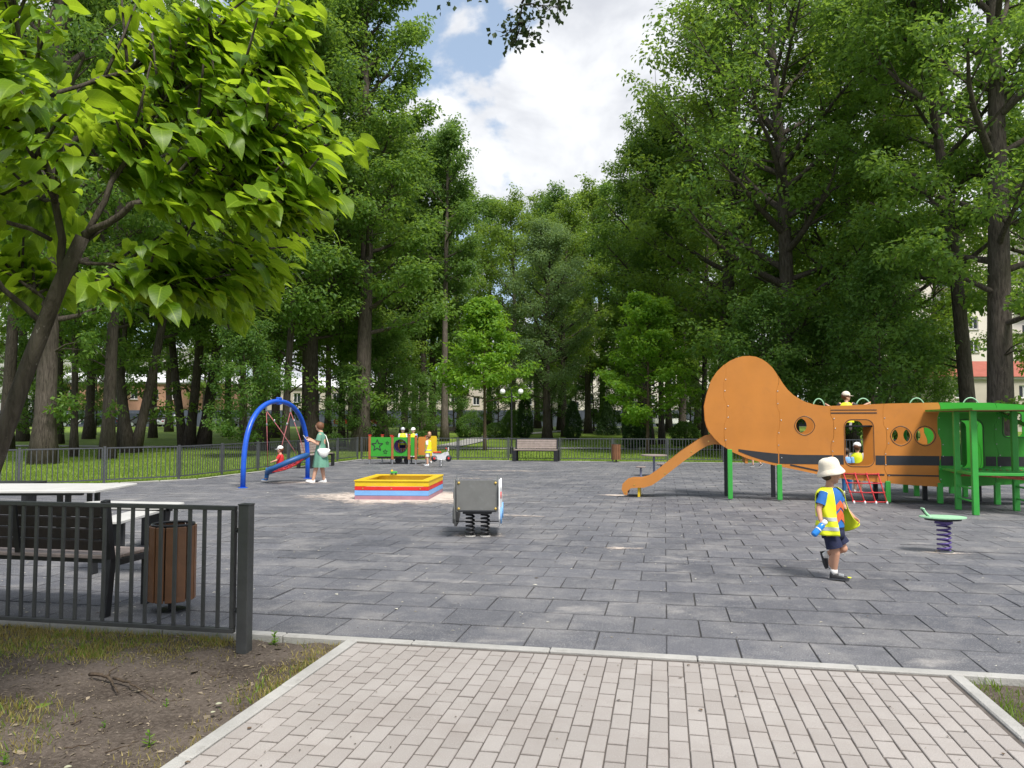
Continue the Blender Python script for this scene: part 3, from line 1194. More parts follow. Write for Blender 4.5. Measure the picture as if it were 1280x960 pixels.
def build_debris():
    """crumbs of bark, dry leaf and clods on the soil"""
    r = np.random.default_rng(77)
    n = 9000
    u = r.uniform(-8.2, -2.32, n)
    v = r.uniform(1.3, 5.32, n)
    P = u[:, None] * np.array(GU) + v[:, None] * np.array(GV)
    P[:, 2] = -.035 + .022 * fbm2(u * 2.2, v * 2.2, 21, 5) + .017 * fbm2(u * 9, v * 9, 22, 4) + .004
    a = r.uniform(0, 6.28, n)
    L = r.lognormal(-4.75, .5, n)
    w = L * r.uniform(.15, .7, n)
    d = np.stack([np.cos(a), np.sin(a), r.uniform(-.25, .25, n)], 1)
    s = np.stack([-np.sin(a), np.cos(a), r.uniform(-.3, .3, n)], 1)
    V = np.stack([P - d * L[:, None], P + s * w[:, None] + [0, 0, .004], P + d * L[:, None], P - s * w[:, None] + [0, 0, .003]], 1).reshape(-1, 3)
    F = np.arange(n)[:, None] * 4 + np.array([[0, 1, 2, 3]])
    m = leaf_mat('debris', (.045, .034, .026), (.33, .27, .19), .05)
    T = np.repeat(np.clip(r.normal(.32, .28, n), 0, 1), 4)
    tag(link('soil_litter', np_mesh('soil_litter', V, F, m, T)), 'crumbs of bark and dry leaf scattered over the bare soil', 'litter', kind='stuff')


build_debris()


def build_petals():
    """pale blossom bits and dry crumbs lying on tiles and bricks"""
    r = np.random.default_rng(78)
    def scat(name, n, u0, u1, v0, v1, size, sig, m, label, seed, mean):
        u = r.uniform(u0, u1, n)
        v = v0 + (v1 - v0) * r.uniform(0, 1, n) ** 1.3
        P = u[:, None] * np.array(GU) + v[:, None] * np.array(GV)
        P[:, 2] = .0045
        a = r.uniform(0, 6.28, n)
        L = size * r.lognormal(0, sig, n)
        w = L * r.uniform(.3, .8, n)
        d = np.stack([np.cos(a), np.sin(a), np.zeros(n)], 1)
        s = np.stack([-np.sin(a), np.cos(a), np.zeros(n)], 1)
        V = np.stack([P - d * L[:, None], P + s * w[:, None] + [0, 0, .003], P + d * L[:, None], P - s * w[:, None] + [0, 0, .004]], 1).reshape(-1, 3)
        F = np.arange(n)[:, None] * 4 + np.array([[0, 1, 2, 3]])
        T = np.repeat(np.clip(r.normal(mean, .25, n), 0, 1), 4)
        tag(link(name, np_mesh(name, V, F, m, T)), label, 'litter', kind='stuff')
    pm = leaf_mat('petal', (.28, .24, .18), (.72, .70, .62), .1)
    scat('fallen_petals', 1500, -10, 9, 5.6, 24, .0095, .45, pm, 'pale blossom bits strewn over the rubber tiles', 1, .6)
    scat('leaf_crumbs', 170, -2.15, 1.7, 2.4, 5.3, .0055, .4, MATS['debris'], 'dark leaf crumbs strewn over the brick path', 2, .15)
    scat('leaf_crumbs', 420, -10, 9, 5.6, 18, .010, .4, MATS['debris'], 'brown leaf crumbs strewn over the rubber tiles', 3, .3)


build_petals()
# ------------------------------------------------------------------ trees
def leaves_np(centers, radii, n, size, rng, flat=.62, up=.8, droop=.25, aspect=.55):
    """many small folded leaf faces gathered round clump centres"""
    C = np.asarray(centers, float)
    Rr = np.asarray(radii, float)
    w = Rr ** 2.2
    ci = rng.choice(len(C), n, p=w / w.sum())
    d = rng.normal(size=(n, 3))
    d /= np.linalg.norm(d, axis=1)[:, None]
    rad = rng.uniform(0, 1, n) ** .42
    pos = C[ci] + d * (rad * Rr[ci])[:, None] * np.array([1, 1, flat])
    nr = d * .75 + np.array([0, 0, up]) + rng.normal(scale=.55, size=(n, 3))
    nr /= np.linalg.norm(nr, axis=1)[:, None]
    ax = rng.normal(size=(n, 3)) + d * .8 - np.array([0, 0, droop])
    ax -= nr * (ax * nr).sum(1)[:, None]
    ax /= np.linalg.norm(ax, axis=1)[:, None]
    sd = np.cross(nr, ax)
    s = (size * rng.uniform(.65, 1.3, n))[:, None]
    a = pos
    tip = pos + ax * s
    mid = pos + ax * s * .45
    l = mid + sd * s * aspect * .5 + nr * s * .10
    r = mid - sd * s * aspect * .5 + nr * s * .10
    V = np.stack([a, r, tip, l], 1).reshape(-1, 3)
    b = np.arange(n)[:, None] * 4
    F = b + np.array([[0, 1, 2, 3]])
    ct = np.clip(rng.normal(.5, .22, len(C)), 0, 1)
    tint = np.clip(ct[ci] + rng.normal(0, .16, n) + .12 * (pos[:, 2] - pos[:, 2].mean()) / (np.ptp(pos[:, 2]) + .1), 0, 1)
    return V, F, np.repeat(tint, 4)


def gen_tree(seed, H, cb, RC, tr, n_limbs, n_leaves, size, lmat='leaf_oak', bark='bark', wob=.35, fork=False,
             clump=1.0, prof=None, lean=0.0, sparse=0.0, steep=1.0, flat=.62, stubs=0):
    rng = np.random.default_rng(seed)
    rd = random.Random(seed)
    m = MB()
    centers, radii = [], []

    def stem(x0, dx, dy, top, r0, lean_x):
        pts, rad = [], []
        n = 14
        ph = [rd.uniform(0, 6.28) for _ in range(4)]
        for i in range(n + 1):
            t = i / n
            z = top * t
            x = x0[0] + dx * t ** .8 * top + wob * t * math.sin(3.1 * t + ph[0]) + lean_x * t * top
            y = x0[1] + dy * t ** .8 * top + wob * t * math.sin(2.7 * t + ph[1])
            pts.append(Vector((x, y, z)))
            flare = 1 + .55 * math.exp(-z / .45)
            rad.append(max(r0 * (1 - .9 * t) ** .72 * flare, .025))
        pts[0].z = -.25
        m.tube(pts, rad, 12 if r0 > .2 else 8)
        return pts, rad

    stems = []
    if fork:
        fk = stem((0, 0), -.125, .02, H * .95, tr * .74, lean)
        stems.append(fk)
        stems.append(stem((tr * .4, .1), .135, -.03, H * .88, tr * .66, lean))
    else:
        stems.append(stem((0, 0), 0, 0, H * .95, tr, lean))
    pf = prof or (lambda t: .62 + .9 * t * (1 - t) * 1.6 if t < .5 else max(.98 - 1.25 * (t - .5) ** 1.3, .25))
    for si, (pts, rad) in enumerate(stems):
        nl = n_limbs if not fork else n_limbs * 2 // 3
        for i in range(nl):
            t = (i + rd.uniform(.2, .8)) / nl
            h = cb + (H * .93 - cb) * t
            f = h / (H * .95) * (len(pts) - 1)
            k = min(int(f), len(pts) - 2)
            p0 = pts[k].lerp(pts[k + 1], f - k)
            r0 = (rad[k] * .55)
            az = i * 2.399 + rd.uniform(-.5, .5) + si
            L = RC * pf(t) * rd.uniform(.75, 1.12)
            el = (R(8) + R(48) * t) * steep
            d = Vector((math.cos(az) * math.cos(el), math.sin(az) * math.cos(el), math.sin(el)))
            lp = [p0]
            ns = 6
            for s in range(ns):
                d = (d + Vector((rd.uniform(-.16, .16), rd.uniform(-.16, .16), rd.uniform(-.05, .16)))).normalized()
                lp.append(lp[-1] + d * L / ns)
            lr = [max(min(r0, .028 * L + .02) * (1 - .85 * q / ns), .012) for q in range(ns + 1)]
            m.tube(lp, lr, 6, cap=False)
            if rd.random() < sparse:
                continue
            for s in range(2, ns + 1):
                for sub in range(2):
                    dd = (lp[s] - lp[s - 1]).normalized()
                    sd = dd.cross(Vector((0, 0, 1)))
                    sd = sd * (1 if sub else -1) * rd.uniform(.5, 1.2) + dd * rd.uniform(.2, .8) + Vector((0, 0, rd.uniform(-.25, .5)))
                    sd.normalize()
                    sl = L * .26 * rd.uniform(.6, 1.3)
                    q = lp[s] + sd * sl
                    qm = lp[s] + sd * sl * .5 + Vector((0, 0, rd.uniform(-.08, .12)))
                    m.tube([lp[s], qm, q], [lr[s] * .55, lr[s] * .4, .008], 4, cap=False)
                    centers.append(tuple(q)); radii.append(clump * rd.uniform(.45, 1.0))
                    if rd.random() < .35:
                        centers.append(tuple(qm)); radii.append(clump * rd.uniform(.45, .8))
            centers.append(tuple(lp[-1])); radii.append(clump * rd.uniform(.6, 1.1))
        top = pts[-1]
        for q in range(5):
            centers.append((top.x + rd.uniform(-1, 1) * RC * .16, top.y + rd.uniform(-1, 1) * RC * .16, top.z + rd.uniform(-.6, .6)))
            radii.append(clump * rd.uniform(.7, 1.1))
        for q in range(stubs):
            h = rd.uniform(.25, .9) * cb
            f = h / (H * .95) * (len(pts) - 1)
            k = int(f)
            p0 = pts[k].lerp(pts[k + 1], f - k)
            az = rd.uniform(0, 6.28)
            L = rd.uniform(.8, 2.2)
            e = p0 + Vector((math.cos(az) * L, math.sin(az) * L, rd.uniform(.1, .8)))
            m.tube([p0, p0.lerp(e, .5) + Vector((0, 0, .15)), e], [.05, .03, .012], 5, cap=False)
            for c in range(3):
                centers.append(tuple(e + Vector((rd.uniform(-.4, .4), rd.uniform(-.4, .4), rd.uniform(-.3, .3))))); radii.append(.5 * rd.uniform(.6, 1.1))
    V, F, T = leaves_np(centers, radii, n_leaves, size, rng, flat)
    tm = m.mesh('trunk', MATS[bark], True)
    cm = np_mesh('crown', V, F, MATS[lmat], T)
    return tm, cm


TREES = {}


def proto(key, *a, **k):
    TREES[key] = gen_tree(*a, **k)


proto('oak_a', 1, 27, 5.5, 6.6, .52, 30, 33000, .25, wob=.5, stubs=5)
proto('oak_b', 2, 26, 4.2, 7.2, .42, 34, 36000, .25, lmat='leaf_fresh', wob=.9, clump=1.1, stubs=4)
proto('oak_c', 3, 25, 7.0, 5.6, .36, 26, 27000, .25, wob=.6, stubs=6, sparse=.08)
proto('oak_d', 4, 24, 6.0, 5.0, .40, 20, 24000, .25, fork=True, wob=.5, stubs=4)
proto('oak_e', 5, 28, 3.0, 7.6, .46, 40, 35000, .25, wob=.8, clump=1.15)
proto('tall_thin', 6, 27, 12.0, 3.4, .30, 22, 15000, .24, lmat='leaf_deep', bark='bark_pale', wob=.3, sparse=.15)
proto('far_oak', 7, 27, 5.5, 5.8, .36, 26, 17000, .30, lmat='leaf_fresh', wob=.7, clump=1.25)
proto('far_lime', 8, 25, 5.0, 4.6, .30, 26, 17000, .29, lmat='leaf_deep', clump=1.2)
proto('slim', 9, 20, 4.0, 3.4, .17, 20, 20000, .19, lmat='leaf_oak', wob=.5, stubs=5)
proto('linden', 10, 17.0, 2.8, 4.5, .34, 36, 40000, .17, lmat='leaf_sage', clump=.95, stubs=3,
      prof=lambda t: .55 + 1.2 * t * (1 - t) if t < .6 else .84 - 1.2 * (t - .6))
proto('oak_f', 14, 30, 6.5, 5.2, .48, 36, 44000, .25, wob=.5, stubs=5, prof=lambda t: .85 if t < .8 else .85 - 1.6 * (t - .8))
proto('maple', 11, 8.4, 2.5, 2.7, .10, 26, 12000, .21, lmat='leaf_maple', bark='bark_young', wob=.1, clump=.62, steep=.8, flat=.42,
      prof=lambda t: 1.0 - .85 * t ** 1.3)
proto('maple_b', 12, 8.6, 1.5, 2.2, .09, 28, 14000, .20, lmat='leaf_maple', bark='bark_young', wob=.1, clump=.55, steep=.8, flat=.42,
      prof=lambda t: .72 + 1.1 * t * (1 - t) if t < .6 else .98 - 1.5 * (t - .6))
proto('understory', 13, 7.5, 1.0, 2.6, .09, 24, 12000, .18, lmat='leaf_deep', clump=.7, wob=.3)

tree_n = 0


def tree(key, name, label, px, d, s=1.0, rz=0.0, tilt=(0, 0), group=None, sz=None):
    global tree_n
    tree_n += 1
    t = thing(name, label, 'tree', bear(px, d), rz, group)
    t.rotation_euler = (R(tilt[0]), R(tilt[1]), rz)
    t.scale = (s, s, sz or s)
    tm, cm = TREES[key]
    link('trunk', tm, t)
    link('crown', cm, t)
    return t


OAKG = 'tall trees of the park'
tree('oak_a', 'oak_tree', 'stout old oak with thick pale-flecked trunk behind the side fence', 56, 31, .80, .3, sz=1.0)
tree('slim', 'slender_tree', 'slender straight tree just right of the stout oak', 94, 37.5, 1.05, 1.0)
tree('oak_c', 'oak_tree', 'straight dark-trunked tree left of the first forked tree', 136, 35.5, .80, 2.2, sz=1.0)
tree('slim', 'slender_tree', 'slender tree behind the straight dark trunk', 151, 46, 1.1, 4.0)
tree('oak_d', 'forked_tree', 'tree whose trunk forks low, by the straight dark trunk', 164, 42, 1.0, .25)
tree('oak_d', 'forked_tree', 'tall tree forked near its foot between two leaning trunks', 236, 50, 1.05, 2.9)
tree('oak_c', 'leaning_tree', 'dark tree leaning right beside the forked tree', 255, 50.5, 1.05, 1.3, (0, 8))
tree('oak_b', 'oak_tree', 'broad dark oak behind the blue arch swing', 324, 45, 1.12, .9)
tree('slim', 'slender_tree', 'thin curved tree between the swing and broad oak', 357, 41, 1.25, 2.4, (0, -3))
tree('oak_a', 'oak_tree', 'thick straight oak with flecked bark behind the woman in green', 389, 45, 1.0, 4.4)
tree('slim', 'slender_tree', 'slim forked tree right of the thick flecked oak', 427, 50, 1.3, 5.2)
tree('oak_f', 'oak_tree', 'mid-sized oak behind the green play panels', 452, 44, 1, .4)
tree('oak_b', 'oak_tree', 'spreading oak rising over the play panels', 478, 60, .95, 3.3)
tree('far_lime', 'lime_tree', 'dark-stemmed lime, one of a close pair beyond the play panels', 529, 60, .95, 1.1)
tree('far_lime', 'lime_tree', 'second lime of the close pair beyond the play panels', 541, 63, 1.0, 3.9)
tree('tall_thin', 'pine_tree', 'tall bare pale trunk beyond the left young maple', 556, 58, .92, .5)
tree('linden', 'lime_tree', 'rounded dense lime tree behind the far bench', 684, 60, 1.0, .7)
tree('far_oak', 'oak_tree', 'oak standing beside the clipped thuja behind the bench', 706, 66, .74, 1.9)
tree('oak_c', 'oak_tree', 'thick twin-looking oak behind the right young maple', 811, 53, .88, 3.6)
tree('slim', 'slender_tree', 'slim tree pressed against the oak by the right maple', 827, 53.5, 1.2, 1.4)
tree('far_oak', 'oak_tree', 'dark oak between the right maple and slide', 852, 66, .9, 4.9)
tree('slim', 'slender_tree', 'thin dark tree above the top of the slide', 880, 55, 1.2, 3.0)
tree('oak_b', 'oak_tree', 'leafy oak directly behind the round tail of the play aeroplane', 905, 46, 1.08, 5.7)
tree('oak_e', 'oak_tree', 'huge leafy oak towering over the play aeroplane body', 985, 39.5, 1.0, 1.0, (0, -2))
tree('oak_e', 'oak_tree', 'dense oak behind the climbing child, low leafy limbs', 1062, 43, .93, 4.1)
tree('oak_b', 'oak_tree', 'shady oak between the huge oak and the leaning trunk', 1128, 40, .9, 2.6)
tree('oak_c', 'leaning_tree', 'brown trunk leaning left over the green play wing', 1214, 33, .95, .2, (0, -6))
tree('oak_a', 'oak_tree', 'tall straight oak with brown bark above the play wing', 1250, 29, .92, 5.1)
tree('oak_c', 'oak_tree', 'oak farther off beyond the green cockpit', 1320, 40, 1.0, 3.5)
tree('far_lime', 'lime_tree', 'tree in front of the pale apartment block', 1172, 66, .8, 2.2)
tree('far_lime', 'lime_tree', 'leafy lime beside the pale apartment block', 1090, 62, .95, 5.2)
# woods seen through the trunks, further off
for px, d, key, s, rz, lab in [
        (8, 44, 'oak_c', 1, 1.1, 'dark tree left of the stout old oak'), (30, 58, 'far_oak', 1, 2.0, 'woodland tree behind the hazel by the stout oak'),
        (74, 54, 'far_lime', 1, 3.0, 'lime between the stout oak and its slender neighbour'), (112, 62, 'far_oak', 1, .6, 'woodland oak behind the silver parked car gap'),
        (192, 64, 'far_lime', .95, 5.0, 'lime right of the low-forked tree'), (212, 78, 'far_oak', .95, 1.7, 'woodland oak in front of the white parked car'),
        (285, 66, 'far_lime', 1, 4.4, 'lime just right of the right-leaning tree'), (305, 82, 'far_oak', 1, 2.9, 'far oak behind the loose shrub by the arch'),
        (344, 64, 'far_oak', 1, .2, 'woodland oak framed inside the blue arch'), (410, 72, 'far_lime', 1, 1.2, 'lime right behind the woman in green'),
        (440, 80, 'far_oak', 1, 3.8, 'far oak above the dark red car'), (505, 76, 'far_oak', .95, 5.5, 'woodland oak behind the orange play panel'),
        (518, 90, 'far_lime', 1, 2.4, 'far lime left of the close pair of limes'), (575, 86, 'far_oak', 1.0, .9, 'far oak just right of the tall bare trunk'),
        (612, 92, 'far_lime', 1.1, 3.1, 'far lime rising over the left young maple'), (640, 80, 'far_oak', .92, 4.6, 'woodland oak standing behind the lamp globes'),
        (672, 90, 'far_oak', 1.0, 2.0, 'far oak whose top shows over the rounded lime'), (700, 82, 'far_lime', 1.04, .4, 'far lime right of the rounded lime crown'),
        (735, 74, 'far_oak', .90, 3.4, 'woodland oak left of the small dark fir'), (752, 88, 'far_oak', 1.02, 5.8, 'far oak behind the small dark fir'),
        (784, 70, 'far_lime', .94, 1.5, 'lime between the fir and right young maple'), (800, 84, 'far_oak', 1.0, 4.0, 'far oak rising over the right young maple'),
        (836, 76, 'far_lime', 1.05, 2.7, 'lime right of the right young maple'), (872, 84, 'far_oak', 1.0, .8, 'far oak above the round bush by the slide'),
        (935, 72, 'far_oak', 1.0, 5.3, 'woodland oak rising over the top of the aeroplane tail'), (975, 64, 'far_lime', 1.0, 2.1, 'lime hidden behind the huge leafy oak'),
        (1030, 74, 'far_oak', 1.0, 3.7, 'woodland oak behind the arm of the climbing child'), (1300, 62, 'far_oak', .95, 1.3, 'woodland oak beyond the brick house')]:
    tree(key, 'woodland_tree', lab, px, d, s, rz, group='woodland trees beyond the lawn')
tree('maple', 'young_maple', 'young bright green maple left of the twin-globe lamp', 606, 45, 1.08, .4)
tree('maple_b', 'young_maple', 'young bright green maple behind the small round table', 809, 41.5, 1.08, 2.1, sz=.98)
# understory behind the side fence and under the far trees
for px, d, s, rz, lab in [(42, 47, .85, 1, 'leafy hazel bush tree beside the stout oak'), (305, 37, .82, 2, 'tall loose shrub tree by the fence behind the blue arch'),
                          (480, 48, .92, 3, 'dense dark shrub tree above the star play panel'), (436, 44, .62, 4, 'low dark shrub tree beside the thick flecked oak'),
                          (525, 52, .6, 5.2, 'small shrub tree right of the dense dark one'), (1098, 33, 1.05, 1.5, 'dark shrub tree behind the climbing child on the aeroplane'),
                          (1150, 36, .72, .3, 'bright shrub beside the leaning brown trunk'), (950, 36, .95, 2.2, 'leafy shrub tree behind the round aeroplane tail'),
                          (1030, 37, .9, 4.6, 'leafy shrub tree behind the porthole of the aeroplane'),
                          (905, 60, .8, 3.1, 'shrub tree deep behind the slide top'), (568, 78, 1.0, 4.1, 'shrub tree beyond the tall bare trunk'), (622, 80, .9, .8, 'shrub tree beyond the round clipped bushes'),
                          (690, 82, 1.05, 2.9, 'shrub tree beyond the rounded lime'), (742, 80, 1.0, 5.5, 'shrub tree just left of the small fir'), (778, 76, .95, 1.9, 'shrub tree between fir and right maple'), (862, 80, .9, .4, 'shrub tree beyond the bush by the slide'), (120, 70, .9, 2.0, 'shrub tree in the wood by the parked cars')]:
    tree('understory', 'shrub_tree', lab, px, d, s, rz)


# ---- clipped evergreens and round bushes
def shrub_mesh(seed, prof, H, RC, n, size, lmat):
    rng = np.random.default_rng(seed)
    z = rng.uniform(0.02, 1, n)
    rr = np.array([prof(k) for k in z]) * RC
    a = rng.uniform(0, 6.28, n)
    rr = rr * (1 + .14 * np.sin(3 * a + 9 * z) + .10 * np.sin(7 * a - 14 * z)) * rng.uniform(.55, 1, n) ** .35
    pos = np.stack([rr * np.cos(a), rr * np.sin(a), z * H], 1)
    V, F, T = leaves_np(pos, np.full(n, .06), n, size, rng, 1.0, .5)
    return np_mesh('foliage', V, F, MATS[lmat], T)


SHR = {'thuja': shrub_mesh(1, lambda t: (min(t / .12, 1) * .8 + .2) * (1 - t ** 3.0) ** .7, 4.2, .62, 9000, .13, 'leaf_thuja'),
       'fir': shrub_mesh(2, lambda t: 1.02 - t, 3.6, 1.3, 7000, .16, 'leaf_thuja'),
       'ball': shrub_mesh(3, lambda t: math.sqrt(max(1 - (2 * t - .9) ** 2 / 1.25, .02)), 1.5, .95, 6000, .10, 'leaf_deep')}


def shrub(key, name, label, px, d, s, sz=None, cat='shrub'):
    t = thing(name, label, cat, bear(px, d), px * .7)
    t.scale = (s, s, sz or s)
    link('foliage', SHR[key], t)
    MB().tube([(0, 0, -.1), (.02, 0, .5), (0, 0, 1.2)], [.07, .06, .03], 6).build('stem', MATS['bark'], t)
    return t


shrub('thuja', 'clipped_thuja', 'columnar thuja between the lamp post and far bench', 656, 62, .95, .88)
shrub('thuja', 'clipped_thuja', 'columnar thuja right of the far bench', 716, 60, 1.0, .72)
shrub('thuja', 'clipped_thuja', 'short dark thuja left of the right young maple', 790, 46.5, .95, .62)
shrub('thuja', 'clipped_thuja', 'narrow thuja just behind the right young maple trunk', 803, 49, .8, .66)
shrub('fir', 'fir_tree', 'small dark fir far back near the litter bin', 759, 70, .82, .92, 'tree')
shrub('ball', 'round_bush', 'large round clipped bush behind the left maple', 588, 64, 1.25)
shrub('ball', 'round_bush', 'small round clipped bush left of the lamp post', 619, 63, .85)
shrub('ball', 'round_bush', 'round clipped bush left of the aeroplane tail', 856, 51, 1.0, 1.05)
shrub('ball', 'round_bush', 'dark bush partly hidden by the lamp post thuja', 640, 66, .9, 1.5)


# ------------------------------------------------------------------ big-leaved catalpa in front
def build_catalpa():
    t = thing('catalpa_tree', 'near leaning tree with very large glowing yellow-green leaves beside the fence', 'tree', (-3.2, 4.30, -.05))
    rd = random.Random(17)
    base = Vector((-3.2, 4.30, -.05))
    bark = MATS['bark']
    W = lambda x, y, z: Vector((x, y, z)) - base
    tr = MB()
    trunk = [W(-3.2, 4.3, -.15), W(-3.08, 4.28, .5), W(-2.88, 4.26, 1.3), W(-2.68, 4.25, 1.9), W(-2.52, 4.25, 2.35), W(-2.40, 4.25, 2.62)]
    tr.tube(trunk, [.068, .055, .047, .043, .040, .037], 12)
    tips = []
    def limb(pts, r0, r1, twigs, tl=.37):
        n = len(pts)
        fine = []
        for i in range(n - 1):
            for k in range(4):
                fine.append(pts[i].lerp(pts[i + 1], k / 4) + Vector((rd.uniform(-.015, .015), rd.uniform(-.015, .015), rd.uniform(-.015, .015))))
        fine.append(pts[-1])
        tr.tube(fine, [r0 + (r1 - r0) * k / (len(fine) - 1) for k in range(len(fine))], 7)
        for k in range(twigs):
            f = .25 + .75 * (k + rd.random()) / twigs
            p = fine[min(int(f * (len(fine) - 1)), len(fine) - 1)]
            d = (pts[-1] - pts[0]).normalized() + Vector((rd.uniform(-.9, .9), rd.uniform(-.9, .9), rd.uniform(-.5, .7)))
            d.normalize()
            L = tl * rd.uniform(.6, 1.35)
            q = p + d * L * .55 + Vector((0, 0, .04))
            e = q + d * L * .45 + Vector((0, 0, rd.uniform(-.08, .08)))
            tr.tube([p, q, e], [.011, .008, .005], 5)
            for s in range(5):
                tips.append((p.lerp(q, .3 + .7 * s / 3) if s < 3 else q.lerp(e, (s - 2) / 2), d))
        tips.append((pts[-1], (pts[-1] - pts[-2]).normalized()))
    limb([W(-2.40, 4.25, 2.62), W(-2.1, 4.2, 2.78), W(-1.75, 4.15, 2.80), W(-1.5, 4.1, 2.74), W(-1.28, 4.05, 2.66)], 0.022, 0.006, 31)
    limb([W(-2.46, 4.25, 2.5), W(-2.15, 4.45, 2.45), W(-1.85, 4.6, 2.50), W(-1.6, 4.7, 2.50)], 0.011, 0.005, 24, .34)
    limb([W(-2.50, 4.25, 2.4), W(-2.52, 4.2, 2.8), W(-2.60, 4.1, 3.3), W(-2.7, 4.0, 3.9), W(-2.8, 4.0, 4.5)], 0.023, 0.008, 28)
    limb([W(-2.40, 4.25, 2.62), W(-2.2, 4.3, 3.05), W(-1.95, 4.35, 3.5), W(-1.7, 4.4, 3.9)], 0.019, 0.006, 28)
    limb([W(-1.95, 4.18, 2.80), W(-1.75, 4.2, 3.1), W(-1.5, 4.2, 3.4), W(-1.35, 4.2, 3.65)], 0.013, 0.005, 24)
    limb([W(-1.6, 4.13, 2.78), W(-1.45, 4.1, 2.98), W(-1.3, 4.05, 3.05)], 0.010, 0.005, 19)
    limb([W(-2.6, 4.26, 2.1), W(-2.95, 4.1, 2.55), W(-3.3, 4.0, 2.8), W(-3.7, 3.9, 3.0)], 0.017, 0.006, 23)
    limb([W(-2.52, 4.2, 2.8), W(-2.45, 3.8, 3.0), W(-2.3, 3.4, 3.05), W(-2.1, 3.1, 3.0)], 0.013, 0.005, 18)
    limb([W(-2.55, 4.2, 2.6), W(-2.7, 3.8, 2.65), W(-2.6, 3.4, 2.6), W(-2.35, 3.1, 2.52)], 0.013, 0.005, 18)
    limb([W(-2.52, 4.25, 2.45), W(-2.3, 4.3, 2.35), W(-2.0, 4.3, 2.36), W(-1.75, 4.3, 2.36)], 0.008, 0.005, 22, .3)
    limb([W(-2.58, 4.25, 2.2), W(-2.75, 4.4, 2.35), W(-2.95, 4.6, 2.42), W(-3.2, 4.8, 2.45)], 0.010, 0.005, 22, .34)
    limb([W(-2.50, 4.25, 2.4), W(-2.4, 4.6, 2.5), W(-2.3, 5.0, 2.52), W(-2.1, 5.3, 2.5)], 0.010, 0.005, 24, .36)
    limb([W(-2.45, 4.25, 2.55), W(-2.1, 4.5, 2.95), W(-1.85, 4.7, 3.2), W(-1.7, 4.9, 3.35)], 0.011, 0.005, 28, .4)
    limb([W(-2.52, 4.2, 2.8), W(-2.8, 4.5, 2.9), W(-3.1, 4.9, 3.0), W(-3.4, 5.2, 3.05)], 0.013, 0.005, 24, .42)
    limb([W(-2.60, 4.1, 3.3), W(-2.3, 4.5, 3.7), W(-2.0, 4.8, 4.0)], 0.013, 0.005, 18)
    limb([W(-2.62, 4.2, 3.0), W(-2.95, 4.6, 3.4), W(-3.3, 4.9, 3.7)], 0.013, 0.005, 18)
    trunk_o = tr.build('trunk', bark, t, smooth=True)
    # heart-shaped leaf meshes, folded along the midrib and drooping
    metas = []
    for vi in range(6):
        r = random.Random(vi + 50)
        n = 9
        vs, fs = [], []
        fold = r.uniform(.06, .26)
        droop = r.uniform(.20, .60)
        curl = r.uniform(-.2, .25)
        for k in range(n + 1):
            s = k / n
            w = .40 * (math.sin(math.pi * min(s * .90 + .12, 1)) ** .70) * (1 - .50 * s) * 1.22
            if k == n:
                w = 0.004
            x = s - .10 * (1 if k == 0 else 0)
            zc = -droop * s * s
            for j, f in enumerate((-1, -.5, 0, .5, 1)):
                back = -.10 * abs(f) * (1 - s) ** 2 * 1.4
                wave = .025 * math.sin(9 * s + 2 * f + vi)
                vs.append((x + back, w * f, zc + fold * abs(f) * w + wave * abs(f) + curl * f * w * s))
        for k in range(n):
            for j in range(4):
                a = k * 5 + j
                fs.append((a, a + 5, a + 6, a + 1))
        vs2 = np.array(vs)
        me = np_mesh('leaf', vs2, np.array(fs), MATS['leaf_catalpa'], np.full(len(vs), r.uniform(.2, .8)), True, {'lx': vs2[:, 0], 'ly': vs2[:, 1]})
        metas.append((me, vs2, np.array(fs)))
    placed = []
    for p, d in tips:
        for q in range(3):
            az = rd.uniform(0, 6.28)
            o = Vector((math.cos(az), math.sin(az), 0)) * .6 + d * .8
            o.z *= .3
            o.normalize()
            pos = p + o * rd.uniform(.03, .13) + Vector((0, 0, rd.uniform(-.06, .06)))
            size = rd.uniform(.070, .150)
            cx = pos + base - Vector((-2.5, 4.3, 2.9))
            o2 = o * .5 + Vector((cx.x, cx.y, 0)).normalized() * .9
            yaw = math.atan2(o2.y, o2.x) + rd.gauss(0, .45)
            pitch = rd.uniform(-.05, .70)
            roll = rd.gauss(0, .30)
            placed.append((pos, size, Euler((roll, pitch, yaw)), rd.randrange(6)))
    def shown(pl):
        w = pl[0] + base
        if w.y < .8:
            return 0
        px = 640 + 961 * w.x / w.y
        py = 529 - 961 * (w.z - CAM_H) / w.y
        return pl[1] / w.y if -15 < px < 1280 and -15 < py < 960 else 0
    placed.sort(key=lambda p: -shown(p))
    own = placed[:300]
    for pos, size, e, vi in own:
        o = link('leaf', metas[vi][0], t, pos)
        o.rotation_euler = e
        o.scale = (size, size, size)
    VV, FF, TT, LX, LY = [], [], [], [], []
    k = 0
    for pos, size, e, vi in placed[300:]:
        V = metas[vi][1] @ np.array(e.to_matrix()).T * size + np.array(pos)
        VV.append(V); FF.append(metas[vi][2] + k); k += len(V)
        TT.append(np.full(len(V), rd.uniform(.15, .85)))
        LX.append(metas[vi][1][:, 0]); LY.append(metas[vi][1][:, 1])
    if VV:
        o = link('leaf_mass', np_mesh('leaf_mass', np.concatenate(VV), np.concatenate(FF), MATS['leaf_catalpa'], np.concatenate(TT), True, {'lx': np.concatenate(LX), 'ly': np.concatenate(LY)}), t)
        tag(o, kind='stuff')
    


build_catalpa()


